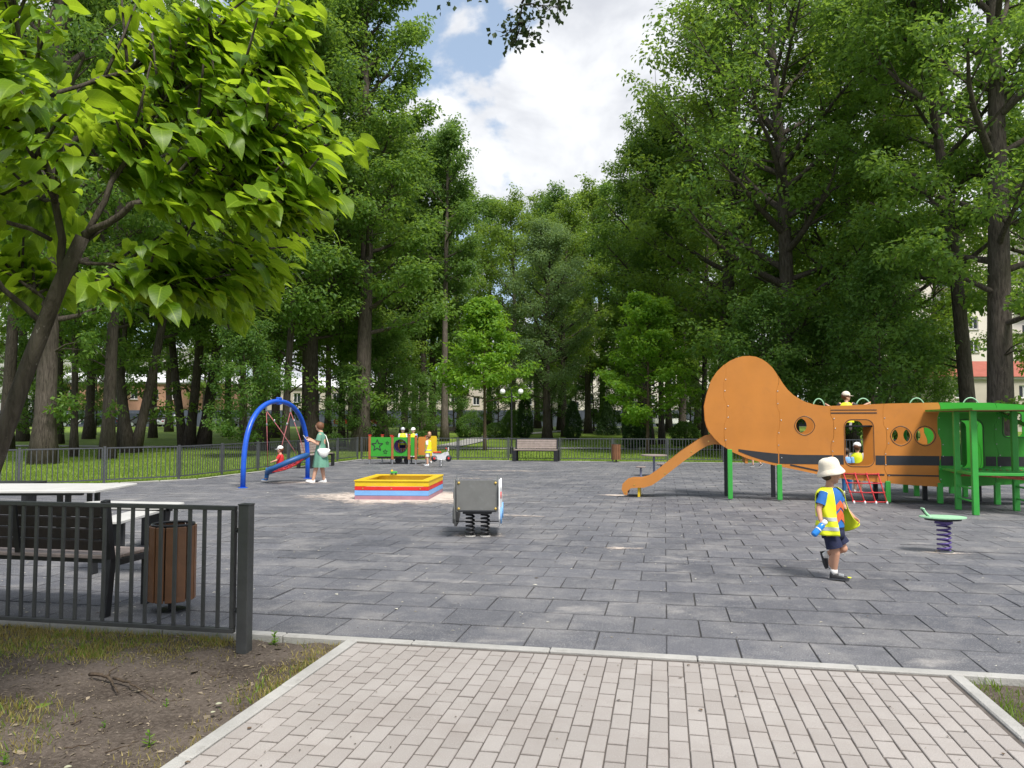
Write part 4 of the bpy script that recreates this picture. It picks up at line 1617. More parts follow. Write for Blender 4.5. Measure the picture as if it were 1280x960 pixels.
def build_alder():
    """tree behind the viewer whose limb hangs into the top of the view"""
    base = Vector((3.4, -3.2, -.06))
    t = thing('alder_tree', 'dark small-leaved branch tips hanging against the clouds at the top', 'tree', base)
    rd = random.Random(23)
    m = MB()
    W = lambda x, y, z: Vector((x, y, z)) - base
    m.tube([W(3.4, -3.2, -.3), W(3.35, -3.1, 2.5), W(3.2, -2.9, 5.0), W(2.8, -2.3, 7.0)], [.24, .2, .17, .12], 10)
    m.tube([W(3.2, -2.9, 5.0), W(2.7, -.8, 6.6), W(1.7, 2.2, 7.2), W(.9, 5.0, 6.7), W(.5, 6.6, 6.1), W(.1, 7.6, 5.84)], [.12, .1, .07, .045, .03, .012], 8)
    cs = []
    def twig(a, b, n):
        pts = [a.lerp(b, k / 4) + Vector((rd.uniform(-.03, .03), rd.uniform(-.03, .03), rd.uniform(-.03, .03))) for k in range(5)]
        m.tube(pts, [.010, .008, .006, .005, .003], 4)
        for k in range(n):
            c = pts[0].lerp(pts[-1], .2 + .8 * k / n) + Vector((rd.uniform(-.10, .10), rd.uniform(-.10, .10), rd.uniform(-.09, .06)))
            m.tube([pts[0].lerp(pts[-1], .15 + .8 * k / n), c], [.004, .002], 3, cap=False)
            cs.append(c)
    twig(W(.5, 6.6, 6.1), W(-.45, 7.5, 5.86), 16)
    twig(W(.5, 6.6, 6.1), W(-.72, 7.6, 5.92), 14)
    twig(W(.1, 7.6, 5.84), W(.05, 7.75, 5.52), 12)
    twig(W(.1, 7.6, 5.66), W(.18, 7.75, 5.55), 6)
    twig(W(.1, 7.6, 5.66), W(-.10, 7.75, 5.57), 6)
    twig(W(.1, 7.6, 5.84), W(.5, 7.7, 5.86), 14)
    twig(W(.5, 6.8, 6.0), W(.45, 7.6, 5.76), 12)
    twig(W(.5, 6.8, 6.0), W(.15, 7.4, 5.82), 12)
    m.build('trunk', MATS['bark'], t, smooth=True)
    V, F, T = leaves_np([tuple(c) for c in cs], [.13] * len(cs), len(cs) * 7, .062, np.random.default_rng(5), 1.0, .2, .6, .8)
    tag(link('crown', np_mesh('crown', V, F, MATS['leaf_alder'], T), t))


build_alder()
# ------------------------------------------------------------------ furniture
def bench(label, loc, rz, back='wood_dark', seat='wood_worn', L=1.8, group=None, end=.055):
    """park bench facing local +y; black steel sides, timber boards"""
    t = thing('park_bench', label, 'bench', loc, rz, group)
    bk = MATS['black_metal']
    for s in (-1, 1):
        x = s * (L / 2 - .03)
        f = MB()
        f.bar((x, -.07, 0), (x, -.02, .46), end, .07, .004)
        f.bar((x, -.02, .44), (x, -.10, .95), min(end, .09), .06, .004)
        f.build('rear_leg', bk, t)
        MB().bar((x, .43, 0), (x, .43, .455), end, .07, .004).build('front_leg', bk, t)
        MB().bar((x, -.05, .425), (x, .46, .425), .050, .055, .004).build('side_rail', bk, t)
    for k in range(4):
        z = .565 + k * .095
        y = -.02 - (z - .46) * .16
        MB().box((0, y + .045, z), (L - .13, .03, .088), Matrix.Rotation(R(9), 3, 'X'), .006).build('back_slat', MATS[back], t)
    for k in range(4):
        MB().box((0, .045 + k * .115, .47), (L - .02, .107, .032), None, .006).build('seat_slat', MATS[seat], t)
    MB().box((0, .05, .435), (L - .12, .04, .04)).build('cross_rail', bk, t)
    MB().box((0, .36, .435), (L - .12, .04, .04)).build('cross_rail', bk, t)
    MB().box((0, -.075, .70), (.05, .02, .42), Matrix.Rotation(R(9), 3, 'X')).build('back_strut', bk, t)
    return t


bench('dark park bench seen from behind, close to the steel bar fence', UV(-5.36, 5.66), TH)
bench('worn pinkish-grey bench against the back fence near the lamp post', (1.03, 32.3, 0), TH + math.pi, 'wood_worn', 'wood_worn', end=.17)
bench('pinkish-grey bench along the side fence behind the woman in green', UV(-12.55, 26.0), TH - math.pi / 2, 'wood_worn', 'wood_worn', end=.17)
bench('small park bench standing on the path beyond the back fence', bear(572, 64), .3, 'wood_dark', 'wood_dark')


def litter_bin(label, loc, rz=0.0):
    t = thing('litter_bin', label, 'bin', loc, rz)
    bk = MATS['black_metal']
    MB().lathe([(.03, 0), (.03, .14)], (0, 0, 0), 10).build('post', bk, t)
    MB().lathe([(.12, 0), (.12, .012), (.03, .016)], (0, 0, .0), 14).build('base_plate', bk, t)
    MB().lathe([(.155, .11), (.16, .13), (.16, .70), (.150, .70), (.150, .14)], (0, 0, 0), 24).build('liner', bk, t, smooth=False)
    rm = MB()
    rm.tube([(math.cos(a) * .165, math.sin(a) * .165, .725) for a in [2 * math.pi * k / 28 for k in range(28)]], .011, 6, closed=True)
    rm.build('rim', bk, t, smooth=True)
    n = 13
    sl = MB().box((0, 0, 0), (.018, .076, .62), None, .005).mesh('slat', MATS['wood_bin'])
    for k in range(n):
        a = 2 * math.pi * k / n
        o = link('slat', sl, t, (math.cos(a) * .176, math.sin(a) * .176, .405))
        o.rotation_euler = (0, 0, a)
    return t


litter_bin('litter bin clad in brown wooden slats behind the dark fence', (-2.88, 6.59, 0), .2)
litter_bin('small brown slatted litter bin at the back fence', (4.25, 31.5, 0), .5)


def long_table():
    t = thing('outdoor_table', 'long pale-topped table on black legs beyond the dark bench', 'table', (-6.35, 9.95, 0), R(2))
    MB().box((0, 0, .745), (2.5, 1.15, .035), None, .008).build('table_top', MATS['table_top'], t)
    for x in (-1.0, .72, .82):
        for y in (-.36, .36):
            MB().box((x, y, .36), (.055, .055, .72), None, .004).build('leg', MATS['black_metal'], t)
    MB().box((-.1, -.36, .705), (2.2, .05, .04)).build('rail', MATS['black_metal'], t)
    MB().box((-.1, .36, .705), (2.2, .05, .04)).build('rail', MATS['black_metal'], t)


long_table()


def round_corner_table():
    t = thing('picnic_table', 'pale rounded table top on a tapering black leg behind the litter bin', 'table', (-3.98, 8.10, 0), R(-9))
    pl = plate(rrect(-.62, -.26, .50, .26, .14), [], .026, lambda x, z, w: (x, z, .735 - w))
    pl.build('table_top', MATS['table_top'], t)
    MB().bar((.33, 0, 0), (.40, 0, .705), .05, .09, .006).build('leg', MATS['black_metal'], t)
    MB().bar((-.42, 0, 0), (-.48, 0, .705), .05, .09, .006).build('leg', MATS['black_metal'], t)
    MB().box((0, 0, .688), (.9, .06, .035)).build('rail', MATS['black_metal'], t)
    b = thing('backless_bench', 'narrow pale backless bench beside the rounded table', 'bench', (-4.66, 9.55, 0), R(3))
    MB().box((0, 0, .45), (.34, 1.5, .04), None, .008).build('seat', MATS['table_top'], b)
    for y in (-.55, .55):
        MB().box((0, y, .215), (.26, .05, .43), None, .005).build('leg', MATS['black_metal'], b)
    s = thing('backless_bench', 'dark low stool end just beyond the long pale table', 'bench', (-7.6, 11.6, 0), R(2))
    MB().box((0, 0, .68), (1.0, .4, .05), None, .008).build('seat', MATS['black_metal'], s)
    for x in (-.35, .35):
        MB().box((x, 0, .33), (.06, .3, .65), None, .005).build('leg', MATS['black_metal'], s)


round_corner_table()


def small_round_table():
    t = thing('round_table', 'small round pedestal table beyond the slide', 'table', (4.25, 23.1, 0))
    MB().lathe([(.36, .60), (.39, .61), (.39, .635), (.36, .64)], seg=24).build('table_top', MATS['wood_worn'], t)
    MB().lathe([(.14, 0), (.14, .01), (.035, .02), (.035, .60)], seg=10).build('pedestal', mat('blue_grey', (.16, .17, .25), .5), t)
    for (x, y, lab) in ((3.72, 22.3, 'low round stool nearest the slide foot by the pedestal table'), (4.62, 23.9, 'low round stool behind the pedestal table')):
        s = thing('round_stool', lab, 'stool', (x, y, 0))
        MB().lathe([(.13, .30), (.145, .31), (.145, .33), (.13, .335)], seg=18).build('seat', MATS['wood_worn'], s)
        MB().lathe([(.09, 0), (.09, .01), (.03, .02), (.03, .30)], seg=10).build('pedestal', mat('blue_grey', (.16, .17, .25), .5), s)


small_round_table()


def lamp_post():
    t = thing('street_lamp', 'black park lamp post carrying two white globes', 'lamp', bear(639.5, 40.5))
    bk = MATS['black_metal']
    MB().lathe([(.10, 0), (.10, .35), (.06, .42), (.05, 1.0), (.038, 3.2), (.03, 3.25)], seg=10).build('post', bk, t)
    pts = []
    for s in (-1, 1):
        MB().tube([(0, 0, 3.05), (s * .25, 0, 2.98), (s * .44, 0, 3.02), (s * .475, 0, 3.14)], .02, 6).build('arm', bk, t)
        MB().lathe([(.05, 0), (.07, .03)], (s * .475, 0, 3.12), 10).build('collar', bk, t)
        MB().ell((s * .475, 0, 3.29), (.145, .145, .15), 16, 12).build('globe', MATS['white_plastic'], t, smooth=True)
    MB().tube([(0, 0, 3.2), (0, 0, 3.45)], [.03, .008], 6).build('finial', bk, t)


lamp_post()


# ------------------------------------------------------------------ coil springs
def coil(c, r, h, turns, wire, n=14):
    c = Vector(c)
    k = int(turns * n)
    return [c + Vector((r * math.cos(2 * math.pi * i / n), r * math.sin(2 * math.pi * i / n), h * i / k)) for i in range(k + 1)]


def spring_stool():
    t = thing('spring_stool', 'pale green seat on a purple coil spring with a small handle', 'spring rider', (5.28, 9.48, 0), R(-8))
    MB().tube(coil((0, 0, .02), .072, .34, 6, .011), .0125, 7).build('spring', MATS['purple_spring'], t, smooth=True)
    MB().lathe([(.10, .002), (.10, .016), (.07, .022)], seg=18).build('base_plate', MATS['steel'], t)
    MB().lathe([(.10, .355), (.10, .385)], seg=18).build('spring_cap', MATS['purple_spring'], t)
    out = [(.27 * math.cos(a) * (1.0 if math.cos(a) > 0 else .98) - .01, .19 * math.sin(a)) for a in [2 * math.pi * k / 28 for k in range(28)]]
    plate(out, [], .014, lambda x, z, w: (x, z, .440 - w)).build('seat', MATS['pale_green'], t)
    plate([(x * .78, y * .78) for x, y in out], [], .028, lambda x, z, w: (x, z, .425 - w)).build('underplate', MATS['dark_panel'], t)
    for y, c in ((-.035, 'pale_green'), (.035, 'dark_panel')):
        arc = [(-.15 - .085 * math.sin(a) - .01, y, .435 + .095 * (1 - math.cos(a)) * .62) for a in [R(8 + 16 * k) for k in range(9)]]
        arc = [(-.20 - .04 * k / 8 + .05 * (1 - k / 8) ** 2, y, .43 + .105 * (k / 8)) for k in range(9)]
        MB().tube(arc, [.012] * 9, 7).build('handle', MATS[c], t, smooth=True)
    MB().tube([(-.24, -.05, .532), (-.24, .05, .532)], .012, 7).build('grip', MATS['pale_green'], t, smooth=True)


spring_stool()


def spring_rocker():
    t = thing('spring_rocker', 'grey panelled spring rocker on two black coil springs', 'spring rider', (-.48, 10.78, 0), R(-1))
    gp, bk = MATS['grey_panel'], MATS['black_metal']
    for x in (-.105, .105):
        MB().tube(coil((x, .05, .02), .055, .31, 6, .013), .0135, 7).build('spring', bk, t, smooth=True)
        MB().lathe([(.075, .002), (.075, .014)], (x, .05, 0), 16).build('base_plate', MATS['concrete'], t)
    MB().box((0, .05, .345), (.40, .30, .035), None, .005).build('spring_cap', bk, t)
    MB().box((0, .28, .372), (.52, .80, .022), None, .004).build('floor_plate', MATS['dark_panel'], t)
    bp = plate(rrect(-.285, .355, .285, .79, .02), [], .022, lambda x, z, w: (x, -.10 + w, z))
    back = bp.build('back_panel', gp, t)
    fp = plate(rrect(-.285, .355, .285, .70, .02), [], .022, lambda x, z, w: (x, .62 + w, z))
    fp.build('front_panel', gp, t)
    MB().box((0, .16, .52), (.54, .26, .024), None, .004).build('seat_board', MATS['dark_panel'], t)
    prof = [(-.16, .70), (-.15, .40), (-.12, .26), (-.03, .15), (.12, .13), (.45, .14), (.72, .22), (.82, .36), (.80, .52), (.66, .60), (.62, .72), (.5, .78), (.38, .66), (.24, .64), (.08, .72), (-.06, .80), (-.13, .79)]
    for s in (-1, 1):
        col = gp if s < 0 else MATS['white_plastic']
        sp = plate(prof, [], .02, lambda x, z, w: (s * .30 + s * w, x, z) if s > 0 else (-.30 - w, x, z))
        if s < 0:
            sp.f = [tuple(reversed(f)) for f in sp.f]
        o = sp.build('side_panel', col, t)
        for (y, z) in ((-.06, .30), (.62, .30)):
            cy = MB().lathe([(.115, 0), (.115, .018)], (s * .322, y + .06, z), 20, Matrix.Rotation(s * R(90), 3, 'Y'))
            cy.build('wheel_disc', MATS['sky_paint'] if s > 0 else gp, o)
        cy = MB().lathe([(.05, 0), (.05, .012)], (s * .322, -.02, .58), 14, Matrix.Rotation(s * R(90), 3, 'Y'))
        cy.build('printed_disc', MATS['red_paint'] if s > 0 else gp, o)
        MB().tube([(s * .285, -.085, .76), (s * .285, -.085, .86)], .011, 8).build('upright', MATS['steel'], t)
    MB().tube([(-.30, .02, .215), (.30, .02, .215)], .008, 6).build('foot_bar', bk, t)
    MB().tube([(-.2, .58, .62), (-.2, .50, .70), (.2, .50, .70), (.2, .58, .62)], .012, 7).build('handle', MATS['black_metal'], t)
    for x in (-.255, .255):
        for z in (.40, .755):
            MB().lathe([(.019, 0), (.017, .008), (.008, .012)], (x, -.101, z), 10, Matrix.Rotation(R(90), 3, 'X')).build('bolt', MATS['brass'], back)


spring_rocker()


def sandbox():
    t = thing('sandbox', 'square wooden sandbox striped yellow, red, blue and mauve', 'sandbox', (-2.42, 16.86, 0), R(-4))
    a, b = .77, .92
    rows = [('mauve_paint', 0.0, .085), ('sky_paint', .088, .105), ('red_paint', .196, .078), ('yellow_paint', .277, .10)]
    for m, z, h in rows:
        for s in (-1, 1):
            MB().box((0, s * b, z + h / 2), (2 * a, .035, h - .003), None, .004).build('plank', MATS[m], t)
            MB().box((s * (a - .0175 + .002), 0, z + h / 2), (.035, 2 * b - .036, h - .003), None, .004).build('plank', MATS[m], t)
    for s in (-1, 1):
        MB().box((0, s * (b - .05), .392), (2 * a + .03, .17, .028), None, .005).build('cap_board', MATS['yellow_paint'], t)
        MB().box((s * (a - .07), 0, .391), (.17, 2 * b - .275, .026), None, .005).build('cap_board', MATS['yellow_paint'], t)
    g = MB()
    n = 12
    vs = []
    rd = random.Random(3)
    for i in range(n + 1):
        for j in range(n + 1):
            vs.append(((i / n - .5) * (2 * a - .08), (j / n - .5) * (2 * b - .08), .22 + rd.uniform(-.02, .03)))
    g.add(vs, [(i * (n + 1) + j, (i + 1) * (n + 1) + j, (i + 1) * (n + 1) + j + 1, i * (n + 1) + j + 1) for i in range(n) for j in range(n)])
    g.build('sand_fill', mat('sand_plain', (.56, .48, .41), .95, 0, .15, 9, .5), t, smooth=True)
    for x in (-.6, .0, .6):
        MB().lathe([(.014, 0), (.012, .005)], (x, -b - .018, .235), 8, Matrix.Rotation(R(90), 3, 'X')).build('screw', MATS['brass'], t)
    k = thing('toy_truck', 'small green toy left on the back rim of the sandbox', 'toy', (-2.70, 17.66, .406), R(8))
    MB().box((0, 0, .05), (.15, .08, .05), None, .008).build('body', MATS['green_post'], k)
    MB().box((-.045, 0, .09), (.05, .07, .04), None, .008).build('cabin', MATS['yellow_paint'], k)
    for x in (-.045, .045):
        for y in (-.042, .042):
            MB().lathe([(.022, -.008), (.022, .008)], (x, y, .022), 10, Matrix.Rotation(R(90), 3, 'X')).build('wheel', MATS['black_metal'], k)


sandbox()


# ------------------------------------------------------------------ arch swing
SW_A, SW_B = Vector((-6.58, 18.9, 0)), Vector((-5.85, 22.1, 0))


def arch_swing():
    mid = (SW_A + SW_B) / 2
    t = thing('arch_swing', 'blue tubular arch swing with a round basket seat on red ropes', 'swing', mid)
    d = (SW_B - SW_A) / 2
    pts = []
    n = 34
    for k in range(n + 1):
        a = math.pi * k / n
        x = -math.cos(a)
        x = math.copysign(abs(x) ** .92, x)
        z = 2.16 * math.sin(a) ** .62 if 0 < k < n else -.05
        pts.append(Vector((d.x * x, d.y * x, z)))
    MB().tube(pts, .064, 12).build('arch', MATS['blue_paint'], t, smooth=True)
    for s in (-1, 1):
        MB().lathe([(.12, .002), (.12, .012), (.08, .02)], (d.x * s, d.y * s, 0), 14).build('foot_plate', MATS['blue_paint'], t)
    MB().box((0, 0, 2.17), (.18, .1, .20), math.atan2(d.y, d.x), .02).build('apex_clamp', MATS['blue_paint'], t)
    # basket: ring tilted by the swing, low on the left
    c = Vector((.22, .12, .50))
    tilt = R(-24)
    rm = Matrix.Rotation(tilt, 3, 'Y')
    rr = .56
    ring = [c + rm @ Vector((rr * math.cos(a), rr * math.sin(a), 0)) for a in [2 * math.pi * k / 36 for k in range(36)]]
    rg = MB().tube(ring, .068, 10, closed=True).build('basket_ring', MATS['ring_blue'], t, smooth=True)
    net = MB()
    for k in range(9):
        o = -.48 + .12 * k
        L = math.sqrt(max(rr * rr - o * o, 0))
        for ax in (0, 1):
            P = []
            for q in range(9):
                s = -1 + 2 * q / 8
                e = Vector((o, s * L, 0)) if ax else Vector((s * L, o, 0))
                e.z = -.13 * (1 - (e.x ** 2 + e.y ** 2) / rr ** 2)
                P.append(c + rm @ e)
            net.tube(P, .011, 5, cap=False)
    net.build('net', MATS['red_rope'], t, smooth=True)
    hang = [(-.32, 1.86), (.32, 1.86)]
    u = d.normalized()
    for s in (-1, 1):
        h = Vector((u.x * s * .62, u.y * s * .62, 1.95))
        MB().tube([h + Vector((0, 0, .06)), h - Vector((0, 0, .06))], .022, 7).build('bearing', MATS['steel'], t)
        for a in (s * 40, s * 140):
            e = c + rm @ Vector((rr * math.cos(R(a)), rr * math.sin(R(a)), .04))
            MB().tube([h - Vector((0, 0, .05)), h.lerp(e, .5), e], .0095, 6).build('rope', MATS['rope_pink'], t, smooth=True)
            MB().ell(tuple(h.lerp(e, .25)), (.022, .022, .045), 8, 6).build('shackle', MATS['steel'], t, smooth=True)
    return t


arch_swing()
BASKET = (SW_A + SW_B) / 2 + Vector((.22, .12, .50))


# ------------------------------------------------------------------ play panels
def play_panels():
    o = Vector((-5.52, 29.9, 0))
    t = thing('play_panel_set', 'row of green, orange and yellow play panels with a star cut-out', 'play panels', o, TH * .5)
    gr = MATS['green_panel']
    def star(cx, cz, r, r2=.42):
        return [(cx + (r if k % 2 == 0 else r * r2) * math.cos(R(90 + 36 * k)), cz + (r if k % 2 == 0 else r * r2) * math.sin(R(90 + 36 * k))) for k in range(10)]
    p1 = plate(rrect(.03, .30, .86, 1.04, .05), [], .025, lambda x, z, w: (x, w, z)).build('star_panel', gr, t)
    def outline(pts, wd):
        m = MB()
        for a, b in zip(pts, pts[1:] + pts[:1]):
            m.bar((a[0], -.006, a[1]), (b[0], -.006, b[1]), .010, wd)
        return m
    outline(star(.30, .72, .23), .032).build('star', MATS['dark_panel'], p1)
    outline(star(.70, .82, .07), .012).build('star', MATS['dark_panel'], p1)
    outline(star(.62, .48, .09), .014).build('star', MATS['dark_panel'], p1)
    p2 = plate(rrect(.92, .32, 1.50, 1.04, .03), [circle(1.22, .70, .24, 28)], .025, lambda x, z, w: (x, w, z)).build('hole_panel', gr, t)
    ring = MB().tube([(1.22 + .25 * math.cos(a), -.004, .70 + .25 * math.sin(a)) for a in [2 * math.pi * k / 30 for k in range(30)]], .018, 6, closed=True)
    ring.build('hole_ring', MATS['dark_panel'], p2, smooth=True)
    tun = MB().lathe([(.245, 0), (.30, .30), (.245, .55)], (1.22, .03, .70), 26, Matrix.Rotation(R(-90), 3, 'X'), cap=False)
    tun.build('tunnel', MATS['blue_paint'], t, smooth=True)
    plate(rrect(1.62, .32, 1.80, 1.04, .03), [], .025, lambda x, z, w: (x, w, z)).build('panel', gr, t)
    plate(rrect(1.84, .34, 2.16, 1.05, .05), [], .025, lambda x, z, w: (x, .35 + w, z)).build('panel', MATS['orange'], t)
    plate(rrect(2.14, .30, 2.52, 1.08, .06), [], .025, lambda x, z, w: (x, .60 + w, z)).build('panel', MATS['yellow_paint'], t)
    for (x, y, h) in ((0, .02, 1.10), (.90, .02, 1.06), (1.56, -.01, 1.12), (1.82, .02, 1.08), (.30, .75, 1.10), (.62, .9, 1.08), (1.05, .9, 1.1), (1.45, .9, 1.1), (2.10, .62, 1.06)):
        pb = MB().box((x, y, .18 + (h - .18) / 2), (.09, .09, h - .18), None, .008).build('post', MATS['brown_post'], t)
        MB().box((x, y, .09), (.05, .05, .20)).build('foot', MATS['steel'], pb)
        MB().box((x, y, h + .012), (.11, .11, .03), None, .008).build('cap', MATS['red_paint'], pb)
    plate(rrect(.34, .45, 1.42, 1.0, .05), [], .025, lambda x, z, w: (x, .9 + w, z)).build('panel', MATS['orange'], t)
    MB().box((1.15, .47, .24), (1.75, .80, .05), None, .01).build('floor_board', MATS['dark_panel'], t)
    for x in (1.05, 1.40):
        MB().lathe([(.13, -.03), (.13, .03)], (x, .35, .14), 16, Matrix.Rotation(R(90), 3, 'X')).build('toy_wheel', MATS['dark_panel'], t)


play_panels()


def spring_bike():
    t = thing('spring_motorbike', 'small grey and red motorbike spring rider beside the play panels', 'spring rider', (-2.55, 27.7, 0), R(10))
    t.scale = (.85, .85, .9)
    MB().tube(coil((0, 0, .02), .07, .28, 5, .012), .013, 6).build('spring', MATS['steel'], t, smooth=True)
    body = [(-.36, .44), (-.30, .34), (-.05, .30), (.15, .30), (.28, .36), (.34, .50), (.30, .62), (.16, .60), (.02, .54), (-.20, .56), (-.38, .58)]
    plate(body, [], .06, lambda x, z, w: (x, w - .03, z)).build('body', mat('bike_grey', (.52, .53, .55), .45), t)
    for x in (-.28, .32):
        w = MB().lathe([(.12, -.03), (.14, 0), (.12, .03)], (x, 0, .36), 18, Matrix.Rotation(R(90), 3, 'X')).build('wheel', MATS['dark_panel'], t, smooth=True)
        MB().lathe([(.045, -.04), (.045, .04)], (x, 0, .36), 14, Matrix.Rotation(R(90), 3, 'X')).build('hub', MATS['red_paint'], w)
    MB().box((-.16, 0, .60), (.34, .16, .05), None, .015).build('seat', MATS['red_paint'], t)
    MB().tube([(.22, -.20, .76), (.24, -.04, .72), (.24, .04, .72), (.22, .20, .76)], .016, 6).build('handlebar', MATS['red_paint'], t)
    MB().tube([(.28, 0, .58), (.24, 0, .73)], .02, 6).build('steering_stem', MATS['steel'], t)
    MB().box((.31, 0, .72), (.03, .12, .14), None, .01).build('windshield', MATS['white_plastic'], t)


spring_bike()


# ------------------------------------------------------------------ play aeroplane
PL_O = Vector((4.48, 15.94, 0))
PL_A = R(-13)
PW = .90                                    # width of the fuselage


def aeroplane():
    t = thing('play_aeroplane', 'large orange and green climbing frame shaped like an aeroplane with round tail', 'climbing frame', PL_O, PL_A)
    top = [(-.475, 1.95), (-.42, 2.2), (-.32, 2.5), (-.22, 2.65), (-.09, 2.78), (.04, 2.87), (.17, 2.93), (.30, 2.965), (.44, 2.97), (.57, 2.95), (.68, 2.90), (.78, 2.83), (.88, 2.73), (.96, 2.61), (1.03, 2.49), (1.10, 2.37), (1.18, 2.26), (1.29, 2.15),
           (1.41, 2.07), (1.52, 2.01), (1.64, 1.97), (1.75, 1.945), (1.87, 1.93), (2.09, 1.93), (3.06, 1.97), (3.95, 1.985), (4.84, 1.975), (5.35, 1.94), (6.1, 1.84), (6.6, 1.66)]
    bot = [(-.475, 1.95), (-.46, 1.65), (-.43, 1.52), (-.38, 1.4), (-.29, 1.27), (-.17, 1.15), (.06, .99), (.38, .85), (.77, .75), (1.15, .67), (1.54, .59), (1.91, .51), (2.35, .455), (2.83, .41), (3.38, .37), (3.97, .34), (4.5, .36), (5.35, .42), (6.1, .58), (6.6, .85)]
    def interp(P, x):
        for a, b in zip(P, P[1:]):
            if a[0] <= x <= b[0] and b[0] > a[0]:
                return a[1] + (b[1] - a[1]) * (x - a[0]) / (b[0] - a[0])
        return P[-1][1]
    seams = [None, -.06, .98, 2.01, 2.99, 3.97, 4.96, None]
    amp = .030
    def seam(i, n=22, g=0.0):
        x = seams[i]
        z0, z1 = interp(bot, x), interp(top, x)
        P = []
        for k in range(n + 1):
            z = z0 + (z1 - z0) * k / n
            w = amp * math.tanh(3 * math.sin(z * 7.0 + i * 1.3)) * (0 if k in (0, n) else 1)
            P.append((x + g + w, z))
        return P
    holes = {1: [], 2: [circle(1.49, 1.53, .165, 24)], 3: [rrect(2.25, .74, 2.77, 1.63, .13)],
             4: [circle(3.28, 1.33, .165, 24), circle(3.71, 1.33, .165, 24)], 5: [rrect(4.27, .66, 4.73, 1.63, .13)], 6: [rrect(5.10, 1.32, 5.75, 1.80, .07)]}
    gap = .0035
    for side in (0, 1):
        w0 = 0 if side == 0 else PW
        to3 = lambda x, z, w: (x, w0 + w, z)
        for i in range(7):
            if i == 0:
                o = [p for p in bot if p[0] < seams[1]]
                outer = [q for q in o[1:]] + seam(1, 22, -gap) + [p for p in reversed(top) if p[0] < seams[1]]
            elif i == 6:
                outer = [(seams[6] + gap, interp(bot, seams[6]))] + [p for p in bot if p[0] > seams[6]] + [p for p in reversed(top) if p[0] > seams[6]] + list(reversed(seam(6, 22, gap)))[:-1]
            else:
                a, b = seams[i], seams[i + 1]
                outer = [p for p in bot if a < p[0] < b] + seam(i + 1, 22, -gap) + [p for p in reversed(top) if a < p[0] < b] + list(reversed(seam(i, 22, gap)))
            cl = []
            for p in outer:
                if not cl or (abs(p[0] - cl[-1][0]) + abs(p[1] - cl[-1][1])) > 1e-4:
                    cl.append(p)
            m = plate(cl, holes.get(i, []), .019, to3)
            po = m.build('side_panel', MATS['orange'] if i < 5 else MATS['green_panel'], t)
            if side == 0:
                # painted band, engraved rings and bolt heads
                if i in (1, 2, 3, 4, 5, 6):
                    a, b = max(seams[i], .18) + .012, (seams[i + 1] or 6.3) - .012
                    segs = [(a, b)]
                    if i == 3:
                        segs = [(a, 2.25 - .035), (2.77 + .035, b)]
                    if i == 5:
                        segs = [(a, 4.27 - .035), (4.73 + .035, b)]
                    for (a, b) in segs:
                        n = 10
                        up, lo = [], []
                        for k in range(n + 1):
                            x = a + (b - a) * k / n
                            zu = .94 + .11 * max(0, (1.35 - x) / 1.17) ** 1.5
                            zl = .755 + .25 * max(0, (1.05 - x) / .87) ** 1.5
                            if x < .26:
                                zu = min(zu, zl + .03 + .04)
                            up.append((x, zu)); lo.append((x, zl))
                        plate(lo + list(reversed(up)), [], .004, lambda x, z, w: (x, -.0045 + w, z)).build('band', MATS['dark_panel'], po)
                for h in holes.get(i, []):
                    cx = sum(p[0] for p in h) / len(h); cz = sum(p[1] for p in h) / len(h)
                    loop = [Vector((cx + (x - cx) * (1 + .03 / max(abs(x - cx) + abs(z - cz), .1)), -.002, cz + (z - cz) * (1 + .03 / max(abs(x - cx) + abs(z - cz), .1)))) for x, z in h]
                    MB().tube(loop, .006, 5, closed=True).build('engraved_line', MATS['dark_panel'], po)
                if i >= 1:
                    for k in range(6):
                        P = seam(i)
                        x, z = P[2 + k * 3 + (1 if k > 3 else 0)]
                        if z > 2.9:
                            continue
                        MB().lathe([(.012, 0), (.011, .006), (.004, .009)], (x + .03, -.001, z), 8, Matrix.Rotation(R(90), 3, 'X')).build('bolt', MATS['steel'], po)
    fine = MATS['dark_panel']
    for z, h in ((1.845, .014), (1.785, .022)):
        MB().box((2.42, -.003, z), (.86, .006, h)).build('groove', fine, t)
    MB().bar((1.20, -.003, .735), (1.72, -.003, .625), .006, .03, 0, (0, 0, 1)).build('groove', fine, t)
    MB().bar((2.03, -.003, .575), (2.96, -.003, .56), .006, .03).build('groove', fine, t)
    MB().bar((3.01, -.003, .558), (3.94, -.003, .552), .006, .028).build('groove', fine, t)
    # decks and cross bulkheads
    MB().box((3.75, PW / 2, .64), (3.6, PW - .06, .05), None, .006).build('deck', MATS['dark_panel'], t)
    MB().box((2.45, PW / 2 + .05, 1.52), (1.0, PW - .12, .035), None, .006).build('upper_deck', MATS['dark_panel'], t)
    for x in (.35,):
        MB().box((x, PW / 2, 1.20), (.06, PW - .06, .9), None, .006).build('bulkhead', MATS['orange'], t)
    # posts: bright green on the near side, black inside, green on the far wing
    for x, z1 in ((.02, 1.02), (.99, .72), (3.02, .42), (3.96, .40), (4.96, .42), (5.9, .6)):
        MB().box((x, .03, z1 / 2 + .02), (.095, .095, z1), None, .008).build('post', MATS['green_post'], t)
        MB().box((x - .04, PW - .02, z1 / 2 + .1), (.085, .085, z1 + .2), None, .008).build('post', MATS['dark_panel'], t)
